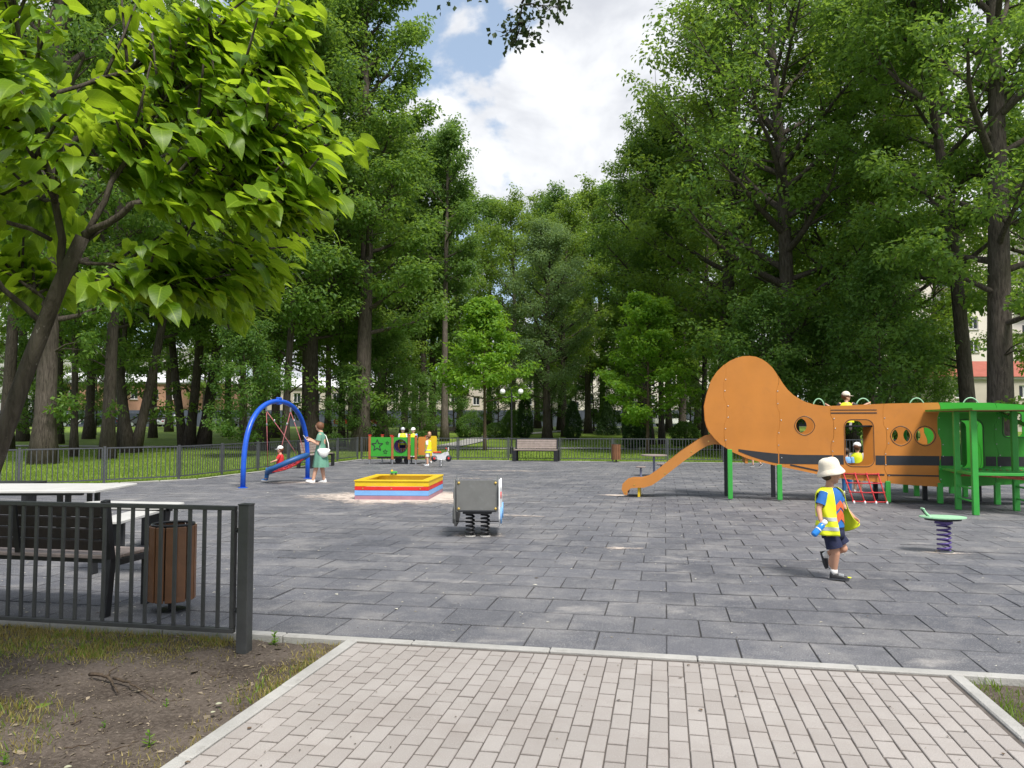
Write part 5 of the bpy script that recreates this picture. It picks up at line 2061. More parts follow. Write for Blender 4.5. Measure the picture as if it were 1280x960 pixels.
    # grab rails on the roof edge
    for x0, x1, y in ((2.63, 2.93, PW), (3.66, 3.96, PW), (4.66, 4.98, PW), (1.78, 2.02, PW)):
        P = [(x0 + (x1 - x0) * (1 - math.cos(a)) / 2, y - .02, 1.88 + .22 * math.sin(a)) for a in [math.pi * k / 14 for k in range(15)]]
        MB().tube(P, .013, 8).build('grab_rail', MATS['pale_green'], t, smooth=True)
    # wings: a plate on posts with a rung ladder and net, one each side
    for s in (-1, 1):
        yy = lambda y: y if s < 0 else PW - y
        wing = [(3.72, -.02), (3.78, -.9), (3.92, -2.0), (5.6, -2.05), (5.75, -.02)]
        P = [(x, yy(y)) for x, y in wing]
        if s > 0:
            P = list(reversed(P))
        m = plate(P, [], .035, lambda x, z, w: (x, z, 1.84 - w))
        m.build('wing', MATS['green_panel'], t)
        under = plate([(x, z) for x, z in P], [], .006, lambda x, z, w: (x, z, 1.802 - w)).build('wing_underside', mat('ply_brown', (.20, .09, .035), .6), t)
        for x in (4.0, 4.95):
            for y in (-.88, -1.76):
                MB().box((x, yy(y), .90), (.095, .095, 1.80), None, .008).build('post', MATS['green_post'], t)
            for z in (.22, .44):
                MB().tube([(x, yy(-.88), z), (x, yy(-1.76), z)], .017, 7).build('rung', MATS['green_post'], t)
        for y in (-.10, -.93, -1.71):
            MB().bar((3.92 if y > -.5 else 4.0, yy(y), .70), (5.6, yy(y), .70), .04, .05, .004).build('net_frame', MATS['green_post'], t)
        MB().bar((3.98, yy(-.1), .70), (4.0, yy(-1.7), .70), .04, .05, .004).build('net_frame', MATS['green_post'], t)
        net = MB()
        for k in range(14):
            x = 4.05 + k * .115
            net.tube([(x, yy(-.12), .685), (x, yy(-.9), .62), (x, yy(-1.69), .685)], .014, 5, cap=False)
        for k in range(13):
            y = -.16 - k * .125
            net.tube([(4.02, yy(y), .68), (4.8, yy(y), .615), (5.58, yy(y), .68)], .014, 5, cap=False)
        net.build('net', mat('net_rust', (.30, .075, .045), .85, 0, .25, 30), t)
        MB().bar((5.0, yy(-.06), 1.78), (5.55, yy(-1.5), 1.20), .05, .06).build('brace', MATS['green_post'], t)
    # rope ladder below the door
    net = t
    for k in range(4):
        x0, x1 = 2.20 + .213 * k, 2.34 + .20 * k
        MB().tube([(x0, -.03, .575), ((x0 + x1) / 2, -.14, .30), (x1, -.26, .015)], .013, 6).build('rope', MATS['red_rope'], t, smooth=True)
        MB().ell((x1, -.26, .03), (.022, .022, .035), 8, 6).build('rope_end', MATS['white_plastic'], t, smooth=True)
    for j in range(4):
        f = j / 3.2
        a = Vector((2.20, -.03, .575)).lerp(Vector((2.34, -.26, .015)), f)
        b = Vector((2.84, -.03, .575)).lerp(Vector((2.94, -.26, .015)), f)
        MB().tube([a, a.lerp(b, .5) - Vector((0, 0, .008)), b], .013, 6).build('rope', MATS['red_rope'], t, smooth=True)
        for k in range(4):
            MB().ell(tuple(a.lerp(b, k / 3)), (.026, .02, .026), 8, 6).build('knot', MATS['red_rope'], t, smooth=True)
    # slide
    up = [(-2.17, .05), (-2.22, .16), (-2.20, .28), (-2.12, .36), (-2.0, .395), (-1.82, .395), (-1.66, .44), (-1.5, .55), (-.98, .98), (-.62, 1.23), (-.46, 1.315), (-.30, 1.35), (-.05, 1.30), (.1, 1.28)]
    lo = [(-2.10, .045), (-2.09, .13), (-2.02, .19), (-1.9, .20), (-1.75, .205), (-1.58, .26), (-1.42, .37), (-.91, .78), (-.56, 1.03), (-.42, 1.11), (-.28, 1.14), (-.05, 1.12), (.1, 1.10)]
    for y in (.16, PW - .20):
        sp = plate(lo + list(reversed(up)), [], .022, lambda x, z, w: (x, y + w, z)).build('slide_side', MATS['orange_slide'], t)
        for (x, z) in ((-2.14, .10), (-1.95, .26), (-1.3, .52), (-.75, .98), (-.4, 1.2)):
            MB().lathe([(.016, 0), (.014, .006)], (x, y - .001, z), 8, Matrix.Rotation(R(90), 3, 'X')).build('bolt', MATS['brass'], sp)
    bed = MB()
    B = [(-2.12, .04), (-2.12, .16), (-2.04, .24), (-1.9, .26), (-1.75, .27), (-1.58, .33), (-1.42, .44), (-.93, .86), (-.58, 1.10), (-.42, 1.18), (-.05, 1.20), (.5, 1.20)]
    y0, y1 = .182, PW - .20
    bed.add([(x, y, z + dz) for x, z in B for y, dz in ((y0, 0), (y1, 0))], [(2 * k, 2 * k + 1, 2 * k + 3, 2 * k + 2) for k in range(len(B) - 1)])
    bed.build('slide_bed', MATS['steel'], t)
    MB().box((-1.86, PW / 2, .10), (.05, PW - .42, .20), None, .005).build('slide_foot', MATS['yellow_paint'], t)
    return t


aeroplane()


def PL(s, w, z=0.0):
    c, sn = math.cos(PL_A), math.sin(PL_A)
    return Vector((PL_O.x + c * s - sn * w, PL_O.y + sn * s + c * w, z))
# ------------------------------------------------------------------ people
def skin_mat(name, col):
    return mat(name, col, .55, 0, .06, 9, 0, 60, .35)


SK = skin_mat('skin', (.62, .36, .25))
SK2 = skin_mat('skin_tan', (.50, .27, .18))
mat('vest_yellow', (.78, .86, .02), .55, 0, .05, 8, .15, 40)
mat('reflective', (.50, .52, .54), .35, .3, .06, 40)
mat('shirt_blue', (.020, .13, .42), .85, 0, .12, 9, .25, 60)
mat('print_orange', (.62, .12, .035), .85, 0, .1, 30)
mat('shorts_navy', (.010, .014, .048), .85, 0, .15, 9, .3, 60)
mat('hat_cream', (.72, .65, .54), .9, 0, .06, 12, .25, 70)
mat('white_cloth', (.78, .77, .75), .85, 0, .05, 12, .25, 70)
mat('shoe_black', (.025, .025, .028), .6, 0, .2, 30)
mat('dress_green', (.120, .28, .205), .85, 0, .12, 6, .3, 40)
mat('red_cloth', (.58, .03, .035), .85, 0, .12, 9, .25, 60)
mat('denim', (.030, .14, .36), .85, 0, .15, 9, .25, 60)
mat('light_blue_cloth', (.20, .42, .78), .85, 0, .1, 9, .25, 60)
mat('hair_brown', (.14, .058, .025), .6, 0, .3, 25, .5, 60)
mat('hair_dark', (.045, .028, .02), .6, 0, .3, 25, .5, 60)
mat('eye_dark', (.02, .015, .012), .25)
mat('lip', (.45, .16, .13), .5)


def lerp3(a, b, t):
    return Vector(a).lerp(Vector(b), t)


def limb(mb, pts, rad):
    pts = [Vector(p) for p in pts]
    fine, fr = [], []
    for i in range(len(pts) - 1):
        for k in range(4):
            t = k / 4
            fine.append(pts[i].lerp(pts[i + 1], t)); fr.append(rad[i] + (rad[i + 1] - rad[i]) * t)
    fine.append(pts[-1]); fr.append(rad[-1])
    mb.tube(fine, fr, 12)
    for p, r in zip(pts, rad):
        mb.ell(p, (r, r, r), 10, 8)


def head(mb, c, s, m):
    def e(o, r):
        mb.ell(Vector(c) + m @ (Vector(o) * s), tuple(k * s for k in r), 14, 10, m)
    e((-.05, 0, .12), (.47, .385, .40))
    e((.10, 0, -.12), (.31, .31, .36))
    e((.21, 0, -.36), (.16, .17, .13))
    e((.40, 0, -.08), (.075, .055, .085))
    e((.36, 0, .00), (.06, .045, .10))
    e((.30, 0, .10), (.13, .24, .05))
    e((.24, .17, -.12), (.14, .10, .12))
    e((.24, -.17, -.12), (.14, .10, .12))
    e((.375, 0, -.24), (.045, .11, .035))
    for y in (-1, 1):
        e((-.02, y * .37, -.06), (.085, .04, .12))


def face_parts(parent, c, s, m):
    for y in (-1, 1):
        MB().ell(Vector(c) + m @ (Vector((.375, y * .145, .015)) * s), (.035 * s, .055 * s, .035 * s), 8, 6, m).build('eye', MATS['eye_dark'], parent, smooth=True)
        MB().ell(Vector(c) + m @ (Vector((.40, y * .15, .105)) * s), (.025 * s, .085 * s, .018 * s), 8, 6, m).build('eyebrow', MATS['hair_dark'], parent, smooth=True)
    MB().ell(Vector(c) + m @ (Vector((.405, 0, -.245)) * s), (.025 * s, .09 * s, .02 * s), 8, 6, m).build('mouth', MATS['lip'], parent, smooth=True)


def hand(mb, wrist, d, pn, k, curl=.5, thumb=1):
    d = Vector(d).normalized()
    pn = Vector(pn)
    pn = (pn - d * pn.dot(d)).normalized()
    sd = d.cross(pn) * thumb
    m = Matrix((d, sd, pn)).transposed()
    w = Vector(wrist)
    mb.ell(w + d * .045 * k, (.050 * k, .038 * k, .017 * k), 10, 8, m)
    for i, L in enumerate((.9, 1.05, 1.0, .8)):
        p = w + d * .080 * k + sd * (1.5 - i) * .0195 * k
        pts = [p - d * .02 * k, p]
        dd = d.copy()
        for seg in (.030, .022, .018):
            a = curl
            dd = (dd * math.cos(a) + pn * math.sin(a)).normalized()
            # keep bending in the same plane
            p = p + dd * seg * L * k
            pts.append(p)
        limb(mb, pts, [.0100 * k, .0098 * k, .0092 * k, .0086 * k, .0075 * k])
    p = w + d * .025 * k + sd * .03 * k
    a = (d * .55 + sd * .75 + pn * .25).normalized()
    b = (d * .8 + sd * .25 + pn * .5).normalized()
    limb(mb, [p, p + a * .038 * k, p + a * .038 * k + b * .030 * k], [.013 * k, .012 * k, .009 * k])


def fuse(mb, name, material, parent, voxel, smooth=4):
    """join overlapping closed shapes into one continuous skin"""
    me = mb.mesh(name)
    o = bpy.data.objects.new(name, me)
    COL.objects.link(o)
    rm = o.modifiers.new('remesh', 'REMESH')
    rm.mode = 'VOXEL'
    rm.voxel_size = voxel
    sm = o.modifiers.new('smooth', 'SMOOTH')
    sm.iterations = smooth
    sm.factor = .5
    dg = bpy.context.evaluated_depsgraph_get()
    me2 = bpy.data.meshes.new_from_object(o.evaluated_get(dg))
    bpy.data.objects.remove(o)
    bpy.data.meshes.remove(me)
    me2.name = name
    me2.materials.clear()
    me2.materials.append(material)
    me2.polygons.foreach_set('use_smooth', [True] * len(me2.polygons))
    return link(name, me2, parent)


def shoe(parent, heel, d, L, material, sole, up=(0, 0, 1)):
    """low shoe from heel point along d"""
    d = Vector(d).normalized()
    up = Vector(up)
    up = (up - d * up.dot(d)).normalized()
    sd = up.cross(d)
    m = Matrix((d, sd, up)).transposed()
    h = Vector(heel)
    P = []
    secs = [(-.06, .02, .22, .14), (.0, .14, .42, .165), (.18, .155, .40, .165), (.40, .165, .30, .17), (.66, .19, .23, .19), (.86, .17, .19, .17), (.98, .07, .12, .08), (1.0, .01, .08, .02)]
    vs, fs = [], []
    n = 10
    for x, w, t, w0 in secs:
        for k in range(n):
            a = 2 * math.pi * k / n
            y, z = math.cos(a), math.sin(a)
            yy = w * y * L
            zz = (.09 + (t - .09) * max(z, 0) ** .8) * L if z > 0 else .09 * L * (1 + z)
            vs.append(h + m @ Vector((x * L, yy, zz)))
    for i in range(len(secs) - 1):
        for k in range(n):
            k2 = (k + 1) % n
            fs.append((i * n + k, i * n + k2, (i + 1) * n + k2, (i + 1) * n + k))
    fs.append(tuple(range(n - 1, -1, -1)))
    fs.append(tuple((len(secs) - 1) * n + k for k in range(n)))
    mb = MB(); mb.add(vs, fs)
    o = mb.build('shoe', material, parent, smooth=True)
    so = plate([(x * L, w * L) for x, w in ((-.06, -.10), (.1, -.15), (.4, -.165), (.66, -.195), (.86, -.17), (.99, -.06), (.99, .06), (.86, .17), (.66, .195), (.4, .165), (.1, .15), (-.06, .10))], [], .07 * L,
               lambda x, y, w: h + m @ Vector((x, y, .045 * L - w)))
    so.build('sole', sole, o)
    return o


def cap_mesh(c, s, m, brim=True, visor=None):
    """baseball cap (visor) or bucket hat"""
    mb = MB()
    if visor:
        prof = [(.44 * s, .02 * s), (.455 * s, .10 * s), (.43 * s, .26 * s), (.34 * s, .41 * s), (.20 * s, .50 * s), (.01, .53 * s)]
        mb.lathe(prof, (0, 0, 0), 18)
        vs = [(math.cos(a) * .45 * s, math.sin(a) * .43 * s, .04 * s) for a in [R(-62 + 124 * k / 10) for k in range(11)]]
        v2 = [((.45 + .36 * math.cos(R(-62 + 124 * k / 10)) ** 1.2) * s * math.cos(R(-62 + 124 * k / 10) * .72), .43 * s * math.sin(R(-62 + 124 * k / 10)) * .95, .0 * s) for k in range(11)]
        o = len(mb.v)
        mb.add(vs + v2 + [(x, y, z - .02 * s) for x, y, z in vs + v2], [])
        for k in range(10):
            mb.f.append((o + k, o + 11 + k, o + 12 + k, o + k + 1))
            mb.f.append((o + 22 + k + 1, o + 34 + k, o + 33 + k, o + 22 + k))
            mb.f.append((o + 11 + k, o + 33 + k, o + 34 + k, o + 12 + k))
    else:
        prof = [(.675 * s, -.245 * s), (.68 * s, -.23 * s), (.60 * s, -.10 * s), (.525 * s, .02 * s), (.515 * s, .05 * s), (.50 * s, .22 * s), (.465 * s, .37 * s), (.40 * s, .47 * s), (.27 * s, .53 * s), (.01, .545 * s)]
        mb.lathe(prof, (0, 0, 0), 28, cap=False)
        mb.lathe([(.67 * s, -.245 * s), (.585 * s, -.11 * s), (.50 * s, .02 * s)], (0, 0, -.004), 28, cap=False)
        # puckers in the cloth
        mb.v = [(x * (1 + .018 * math.sin(5 * math.atan2(y, x) + 9 * z / s)), y * (1 + .018 * math.sin(7 * math.atan2(y, x) + 5)), z + .022 * s * math.sin(3 * math.atan2(y, x) + 1) * (1 if z < 0 else .3)) for x, y, z in mb.v]
    mb.v = [tuple(Vector(c) + m @ Vector(p)) for p in mb.v]
    return mb


def Rz(a):
    return Matrix.Rotation(a, 3, 'Z')


def hm(yaw, pitch=0.0, roll=0.0):
    return Matrix.Rotation(yaw, 3, 'Z') @ Matrix.Rotation(pitch, 3, 'Y') @ Matrix.Rotation(roll, 3, 'X')


# ---- the walking boy
def walking_boy():
    t = thing('person', 'child in a cream bucket hat, yellow safety vest and navy shorts walking across the tiles', 'person', (3.27, 7.89, 0))
    phi = R(-68)
    b = MB()
    hc = Vector((-.015, 0, 1.065))
    hmx = hm(R(-12), R(2))
    head(b, hc, .205, hmx)
    limb(b, [(-.03, .0, .93), (-.022, 0, 1.00)], [.040, .038])
    for sec in ():
        pass
    b.loft([((-.005, 0, .43), .075, .095, phi), ((-.005, 0, .50), .088, .112, phi), ((-.01, 0, .60), .080, .105, phi), ((-.018, 0, .72), .085, .118, phi), ((-.024, 0, .82), .085, .125, phi), ((-.028, 0, .885), .070, .115, phi), ((-.03, 0, .925), .045, .06, phi)], 18)
    Rsh, Lsh = Vector((-.118, -.075, .865)), Vector((.062, .080, .868))
    Rel, Lel = Vector((-.185, -.10, .715)), Vector((.135, .075, .730))
    Rwr, Lwr = Vector((-.192, -.165, .615)), Vector((.215, .015, .620))
    limb(b, [Rsh, Rel, Rwr], [.036, .029, .021])
    limb(b, [Lsh, Lel, Lwr], [.036, .029, .021])
    hand(b, Rwr, (-.05, -.25, -1), (.6, -.5, .1), .62, .75, -1)
    hand(b, Lwr, (.75, -.1, -.65), (-.2, -.6, -.5), .62, .8, 1)
    # legs: weight on his right leg, left leg lifted behind
    limb(b, [(-.045, -.045, .44), (-.005, -.055, .265), (-.012, -.025, .075), (-.012, -.025, .05)], [.066, .043, .027, .027])
    b.ell((-.018, .0, .175), (.040, .040, .070), 10, 8)
    limb(b, [(.045, .045, .44), (.105, .02, .305), (-.035, .12, .225)], [.066, .045, .028])
    b.ell((.03, .085, .262), (.040, .040, .045), 10, 8)
    fuse(b, 'body', SK2, t, .0062, 3)
    face_parts(t, hc, .205, hmx)
    # hair under the hat
    hr = MB().ell(hc + hmx @ Vector((-.030, 0, .006)), (.070, .081, .080), 16, 12, hmx)
    hr.build('hair', MATS['hair_dark'], t, smooth=True)
    hat = cap_mesh(hc + hmx @ Vector((-.010, 0, .052)), .205, hm(R(-12), R(-13), R(4)))
    hat.build('bucket_hat', MATS['hat_cream'], t, smooth=True)
    # shirt
    S = [(.53, .100, .128), (.60, .096, .122), (.72, .098, .130), (.80, .098, .136), (.855, .092, .138), (.895, .075, .110), (.925, .053, .064)]
    sh = MB()
    def cen(z):
        return Vector((-.005 - .026 * (z - .45) / .48, 0, z))
    sh.loft([(cen(z), a, c, phi) for z, a, c in S], 24, cap=False)
    sh.loft([(cen(z), a - .006, c - .006, phi) for z, a, c in S[:2]], 24, cap=False)
    for p, q in ((Rsh, Rel), (Lsh, Lel)):
        sh.tube([p + (p - q) * .12, p, p.lerp(q, .35), p.lerp(q, .68)], [.044, .048, .046, .050], 14, cap=False)
    sh.build('shirt', MATS['shirt_blue'], t, smooth=True)
    # printed motif: two chevrons following the shirt front
    def srf(z, a, off, table, cz=cen):
        for (z0, a0, b0), (z1, a1, b1) in zip(table, table[1:]):
            if z0 <= z <= z1 or z1 == table[-1][0]:
                k = min(max((z - z0) / (z1 - z0), 0), 1)
                rx, ry = a0 + (a1 - a0) * k + off, b0 + (b1 - b0) * k + off
                break
        p = Vector((rx * math.cos(a), ry * math.sin(a), 0))
        return cz(z) + Rz(phi) @ p
    pr = MB()
    for zc, hh in ((.77, .035), (.665, .05)):
        vs, n = [], 10
        for k in range(n + 1):
            a = R(-20 + 64 * k / n)
            dip = .055 * abs(k / n - .5) * 2
            vs += [srf(zc - dip - hh, a, .006, S), srf(zc - dip + hh * (1 - .5 * abs(k / n - .5)), a, .006, S)]
        pr.add(vs, [(2 * k, 2 * k + 2, 2 * k + 3, 2 * k + 1) for k in range(n)])
    pr.build('shirt_print', MATS['print_orange'], t, smooth=True)
    # vest, open at the front, its left hem pulled out by his hand
    VT = [(.455, .150, .172), (.52, .142, .166), (.60, .128, .156), (.70, .118, .152), (.80, .112, .156), (.86, .106, .156), (.900, .088, .130), (.928, .064, .082)]
    A0, A1 = 46, 342
    pull = Vector((.275, -.005, .585))
    def vest_pt(z, a, off=0.0):
        p = srf(z, R(a), off + .008 * math.sin(R(a) * 6 + z * 20) * (1 - max(z - .6, 0) / .35), VT)
        w = max(0, 1 - (a - A0) / 75.0) ** 1.3 * max(0, min(1, (.78 - z) / .28)) ** 1.2
        tgt = pull + Vector((0, 0, (z - .455) * .45 - .035))
        return p.lerp(tgt, w * .93)
    def vest_patch(z0, z1, a0, a1, nz, na, off, armholes=True):
        m = MB()
        vs, fs = [], []
        for i in range(nz + 1):
            z = z0 + (z1 - z0) * i / nz
            for k in range(na + 1):
                vs.append(vest_pt(z, a0 + (a1 - a0) * k / na, off))
        for i in range(nz):
            z = z0 + (z1 - z0) * (i + .5) / nz
            for k in range(na):
                a = a0 + (a1 - a0) * (k + .5) / na
                if armholes and .70 < z < .885:
                    hw = 26 * math.sin(math.pi * (z - .70) / .185) ** .6
                    if abs(a - 84) < hw or abs(a - 276) < hw:
                        continue
                q = i * (na + 1) + k
                fs.append((q, q + 1, q + na + 2, q + na + 1))
        m.add(vs, fs)
        return m
    vm = vest_patch(.455, .928, A0, A1, 26, 76, .006)
    vo = vm.build('safety_vest', MATS['vest_yellow'], t, smooth=True)
    sol = vo.modifiers.new('thickness', 'SOLIDIFY'); sol.thickness = .004; sol.offset = 0
    for z in (.505, .600):
        vest_patch(z, z + .036, 150, A1 - 1, 3, 44, .0105, False).build('reflective_strip', MATS['reflective'], vo, smooth=True)
        vest_patch(z, z + .036, A0 + 45, 120, 3, 20, .0105, False).build('reflective_strip', MATS['reflective'], vo, smooth=True)
    # shorts
    so = MB()
    so.loft([((-.004, 0, .50), .094, .122, phi), ((-.004, 0, .555), .092, .120, phi)], 24, cap=False)
    so.loft([((-.004, 0, .415), .092, .120, phi), ((-.004, 0, .46), .098, .126, phi), ((-.004, 0, .50), .094, .122, phi)], 24)
    so.tube([(-.045, -.045, .45), (-.032, -.050, .40), (-.014, -.056, .325)], [.074, .076, .082], 18, cap=False)
    so.tube([(.040, .040, .45), (.066, .035, .40), (.098, .022, .345)], [.074, .076, .078], 18, cap=False)
    so.build('shorts', MATS['shorts_navy'], t, smooth=True)
    # socks and shoes
    MB().tube([(-.012, -.025, .105), (-.012, -.025, .085), (-.010, -.027, .055)], [.034, .034, .036], 12).build('sock', MATS['white_cloth'], t, smooth=True)
    MB().tube([(-.010, .103, .238), (-.030, .116, .226), (-.050, .130, .218)], [.036, .036, .038], 12).build('sock', MATS['white_cloth'], t, smooth=True)
    s1 = shoe(t, (-.045, -.02, .012), (.86, -.5, 0), .175, MATS['shoe_black'], MATS['fence_grey'])
    s2 = shoe(t, (-.075, .135, .245), (.25, -.05, -.95), .17, MATS['shoe_black'], MATS['shoe_black'], (1, 0, .3))
    MB().box((.035, -.085, .055), (.05, .012, .03), Matrix.Rotation(R(-30), 3, 'Z'), .004).build('shoe_stripe', MATS['reflective'], s1)
    MB().box((.105, -.10, .035), (.045, .02, .012), Matrix.Rotation(R(-30), 3, 'Z'), .004).build('toe_cap', MATS['vest_yellow'], s1)
    # bottle in his right hand
    w = Vector((3.27, 7.89, 0)) + Vector((-.185, -.195, .575))
    bt = thing('water_bottle', 'blue drinking bottle with white lid held by the walking child', 'bottle', w)
    d = Vector((-.62, -.15, -.60)).normalized()
    m = d.to_track_quat('Z', 'Y').to_matrix()
    MB().lathe([(.026, .0), (.031, .01), (.032, .06), (.029, .075), (.032, .09), (.032, .135), (.026, .148), (.006, .15)], (0, 0, 0), 18, m).build('bottle_body', mat('bottle_blue', (.02, .20, .62), .15, 0, .05), bt, smooth=True)
    MB().lathe([(.022, -.05), (.026, -.04), (.027, .0)], (0, 0, 0), 16, m).build('lid', MATS['white_plastic'], bt, smooth=True)
    MB().lathe([(.0325, .062), (.0325, .074)], (0, 0, 0), 18, m, cap=False).build('grip_band', MATS['white_plastic'], bt)


walking_boy()


# ---- generic figures for the people farther off
def figure(label, loc, rz, H, outfit, pose=None, headgear='cap', hat='white_cloth', hair='hair_brown', yaw=0.0, pitch=0.0, voxel=.011, adult=False):
    """local frame: facing +x, left is +y. pose overrides joints, given as fractions of H"""
    t = thing('person', label, 'person', loc, rz)
    hs = H / (7.2 if adult else 5.9)
    J = dict(pel=(0, 0, .48), chest=(0, 0, .70), neck=(0, 0, .81), head=(.005, 0, 1 - .52 * hs / H),
             shL=(0, .115, .785), elL=(-.01, .135, .63), wrL=(.04, .13, .50),
             shR=(0, -.115, .785), elR=(-.01, -.135, .63), wrR=(.04, -.13, .50),
             hipL=(0, .05, .48), knL=(.01, .055, .27), anL=(-.01, .055, .05),
             hipR=(0, -.05, .48), knR=(.01, -.055, .27), anR=(-.01, -.055, .05))
    J.update(pose or {})
    J = {k: Vector(v) * H for k, v in J.items()}
    b = MB()
    hmx = hm(yaw, pitch)
    head(b, J['head'], hs, hmx)
    limb(b, [J['neck'], J['head'] - Vector((0, 0, .3 * hs))], [.036 * H, .034 * H])
    limb(b, [J['pel'], lerp3(J['pel'], J['chest'], .5), J['chest'], lerp3(J['chest'], J['neck'], .6)], [.078 * H, .070 * H, .078 * H, .055 * H])
    for s in 'LR':
        limb(b, [J['sh' + s], J['el' + s], J['wr' + s]], [.034 * H, .026 * H, .019 * H])
        d = J['wr' + s] - J['el' + s]
        hand(b, J['wr' + s], d, Vector((.4, .5 if s == 'R' else -.5, -.2)), .55 * H / 1.1 if not adult else 1.0, .45, 1 if s == 'L' else -1)
        limb(b, [J['hip' + s], J['kn' + s], J['an' + s]], [.056 * H, .040 * H, .026 * H])
        b.ell(lerp3(J['kn' + s], J['an' + s], .3), (.038 * H,) * 3, 8, 6)
    fuse(b, 'body', outfit.get('skin', SK), t, voxel, 3)
    if H > .9:
        face_parts(t, J['head'], hs, hmx)
    MB().ell(J['head'] + hmx @ Vector((-.09 * hs, 0, .12 * hs)), (.47 * hs, .42 * hs, .44 * hs), 14, 10, hmx).build('hair', MATS[hair], t, smooth=True)
    if headgear == 'cap':
        cap_mesh(J['head'] + hmx @ Vector((-.03 * hs, 0, .14 * hs)), hs * 1.04, hmx, visor=True).build('cap', MATS[hat], t, smooth=True)
    elif headgear == 'bucket':
        cap_mesh(J['head'] + hmx @ Vector((-.03 * hs, 0, .22 * hs)), hs, hmx).build('sun_hat', MATS[hat], t, smooth=True)
    elif headgear == 'bob':
        m = MB()
        m.ell(J['head'] + hmx @ Vector((-.13 * hs, 0, .06 * hs)), (.48 * hs, .46 * hs, .52 * hs), 16, 12, hmx)
        m.ell(J['head'] + hmx @ Vector((-.45 * hs, 0, .10 * hs)), (.20 * hs, .22 * hs, .24 * hs), 12, 8, hmx)
        m.build('hair_bun', MATS[hair], t, smooth=True)
    P, C, N = J['pel'], J['chest'], J['neck']
    if 'top' in outfit:
        m = MB()
        m.loft([(lerp3(P, C, -.15), .088 * H, .105 * H), (lerp3(P, C, .3), .086 * H, .10 * H), (C, .09 * H, .115 * H), (lerp3(C, N, .55), .078 * H, .118 * H), (lerp3(C, N, .95), .045 * H, .06 * H)], 20)
        for s in 'LR':
            a, e = J['sh' + s], J['el' + s]
            m.tube([a + (a - e) * .1, a, lerp3(a, e, .4), lerp3(a, e, .72)], [.036 * H, .043 * H, .041 * H, .042 * H], 12, cap=False)
        m.build('shirt', MATS[outfit['top']], t, smooth=True)
    if 'vest' in outfit:
        m = MB()
        m.loft([(lerp3(P, C, -.30), .115 * H, .135 * H), (lerp3(P, C, .3), .105 * H, .122 * H), (C, .10 * H, .128 * H), (lerp3(C, N, .55), .086 * H, .124 * H), (lerp3(C, N, 1.0), .05 * H, .065 * H)], 22, cap=False)
        v = m.build('safety_vest', MATS['vest_yellow'], t, smooth=True)
        MB().loft([(lerp3(P, C, .0), .114 * H, .132 * H), (lerp3(P, C, .16), .112 * H, .129 * H)], 22, cap=False).build('reflective_strip', MATS['reflective'], v, smooth=True)
    if 'bottom' in outfit:
        m = MB()
        ln = outfit.get('leg', .85)
        m.loft([(P - Vector((0, 0, .03 * H)), .082 * H, .098 * H), (P + Vector((0, 0, .02 * H)), .086 * H, .102 * H), (P + Vector((0, 0, .07 * H)), .084 * H, .100 * H)], 18)
        for s in 'LR':
            a, k, n = J['hip' + s], J['kn' + s], J['an' + s]
            if ln <= 1:
                m.tube([a, lerp3(a, k, .5 * ln), lerp3(a, k, ln)], [.066 * H, .062 * H, .058 * H], 12, cap=False)
            else:
                m.tube([a, lerp3(a, k, .5), k, lerp3(k, n, .5), lerp3(k, n, .92)], [.066 * H, .058 * H, .050 * H, .044 * H, .042 * H], 12, cap=False)
        m.build('trousers' if ln > 1 else 'shorts', MATS[outfit['bottom']], t, smooth=True)
    sh = MATS[outfit.get('shoes', 'white_plastic')]
    for s in 'LR':
        an, kn = J['an' + s], J['kn' + s]
        up = (kn - an).normalized()
        f = outfit.get('foot' + s) or (Vector((1, 0, 0)) - up * up.x)
        shoe(t, an - up * .045 * H - Vector(f).normalized() * .03 * H, f, .145 * H, sh, MATS['white_plastic'], up)
    return t, J


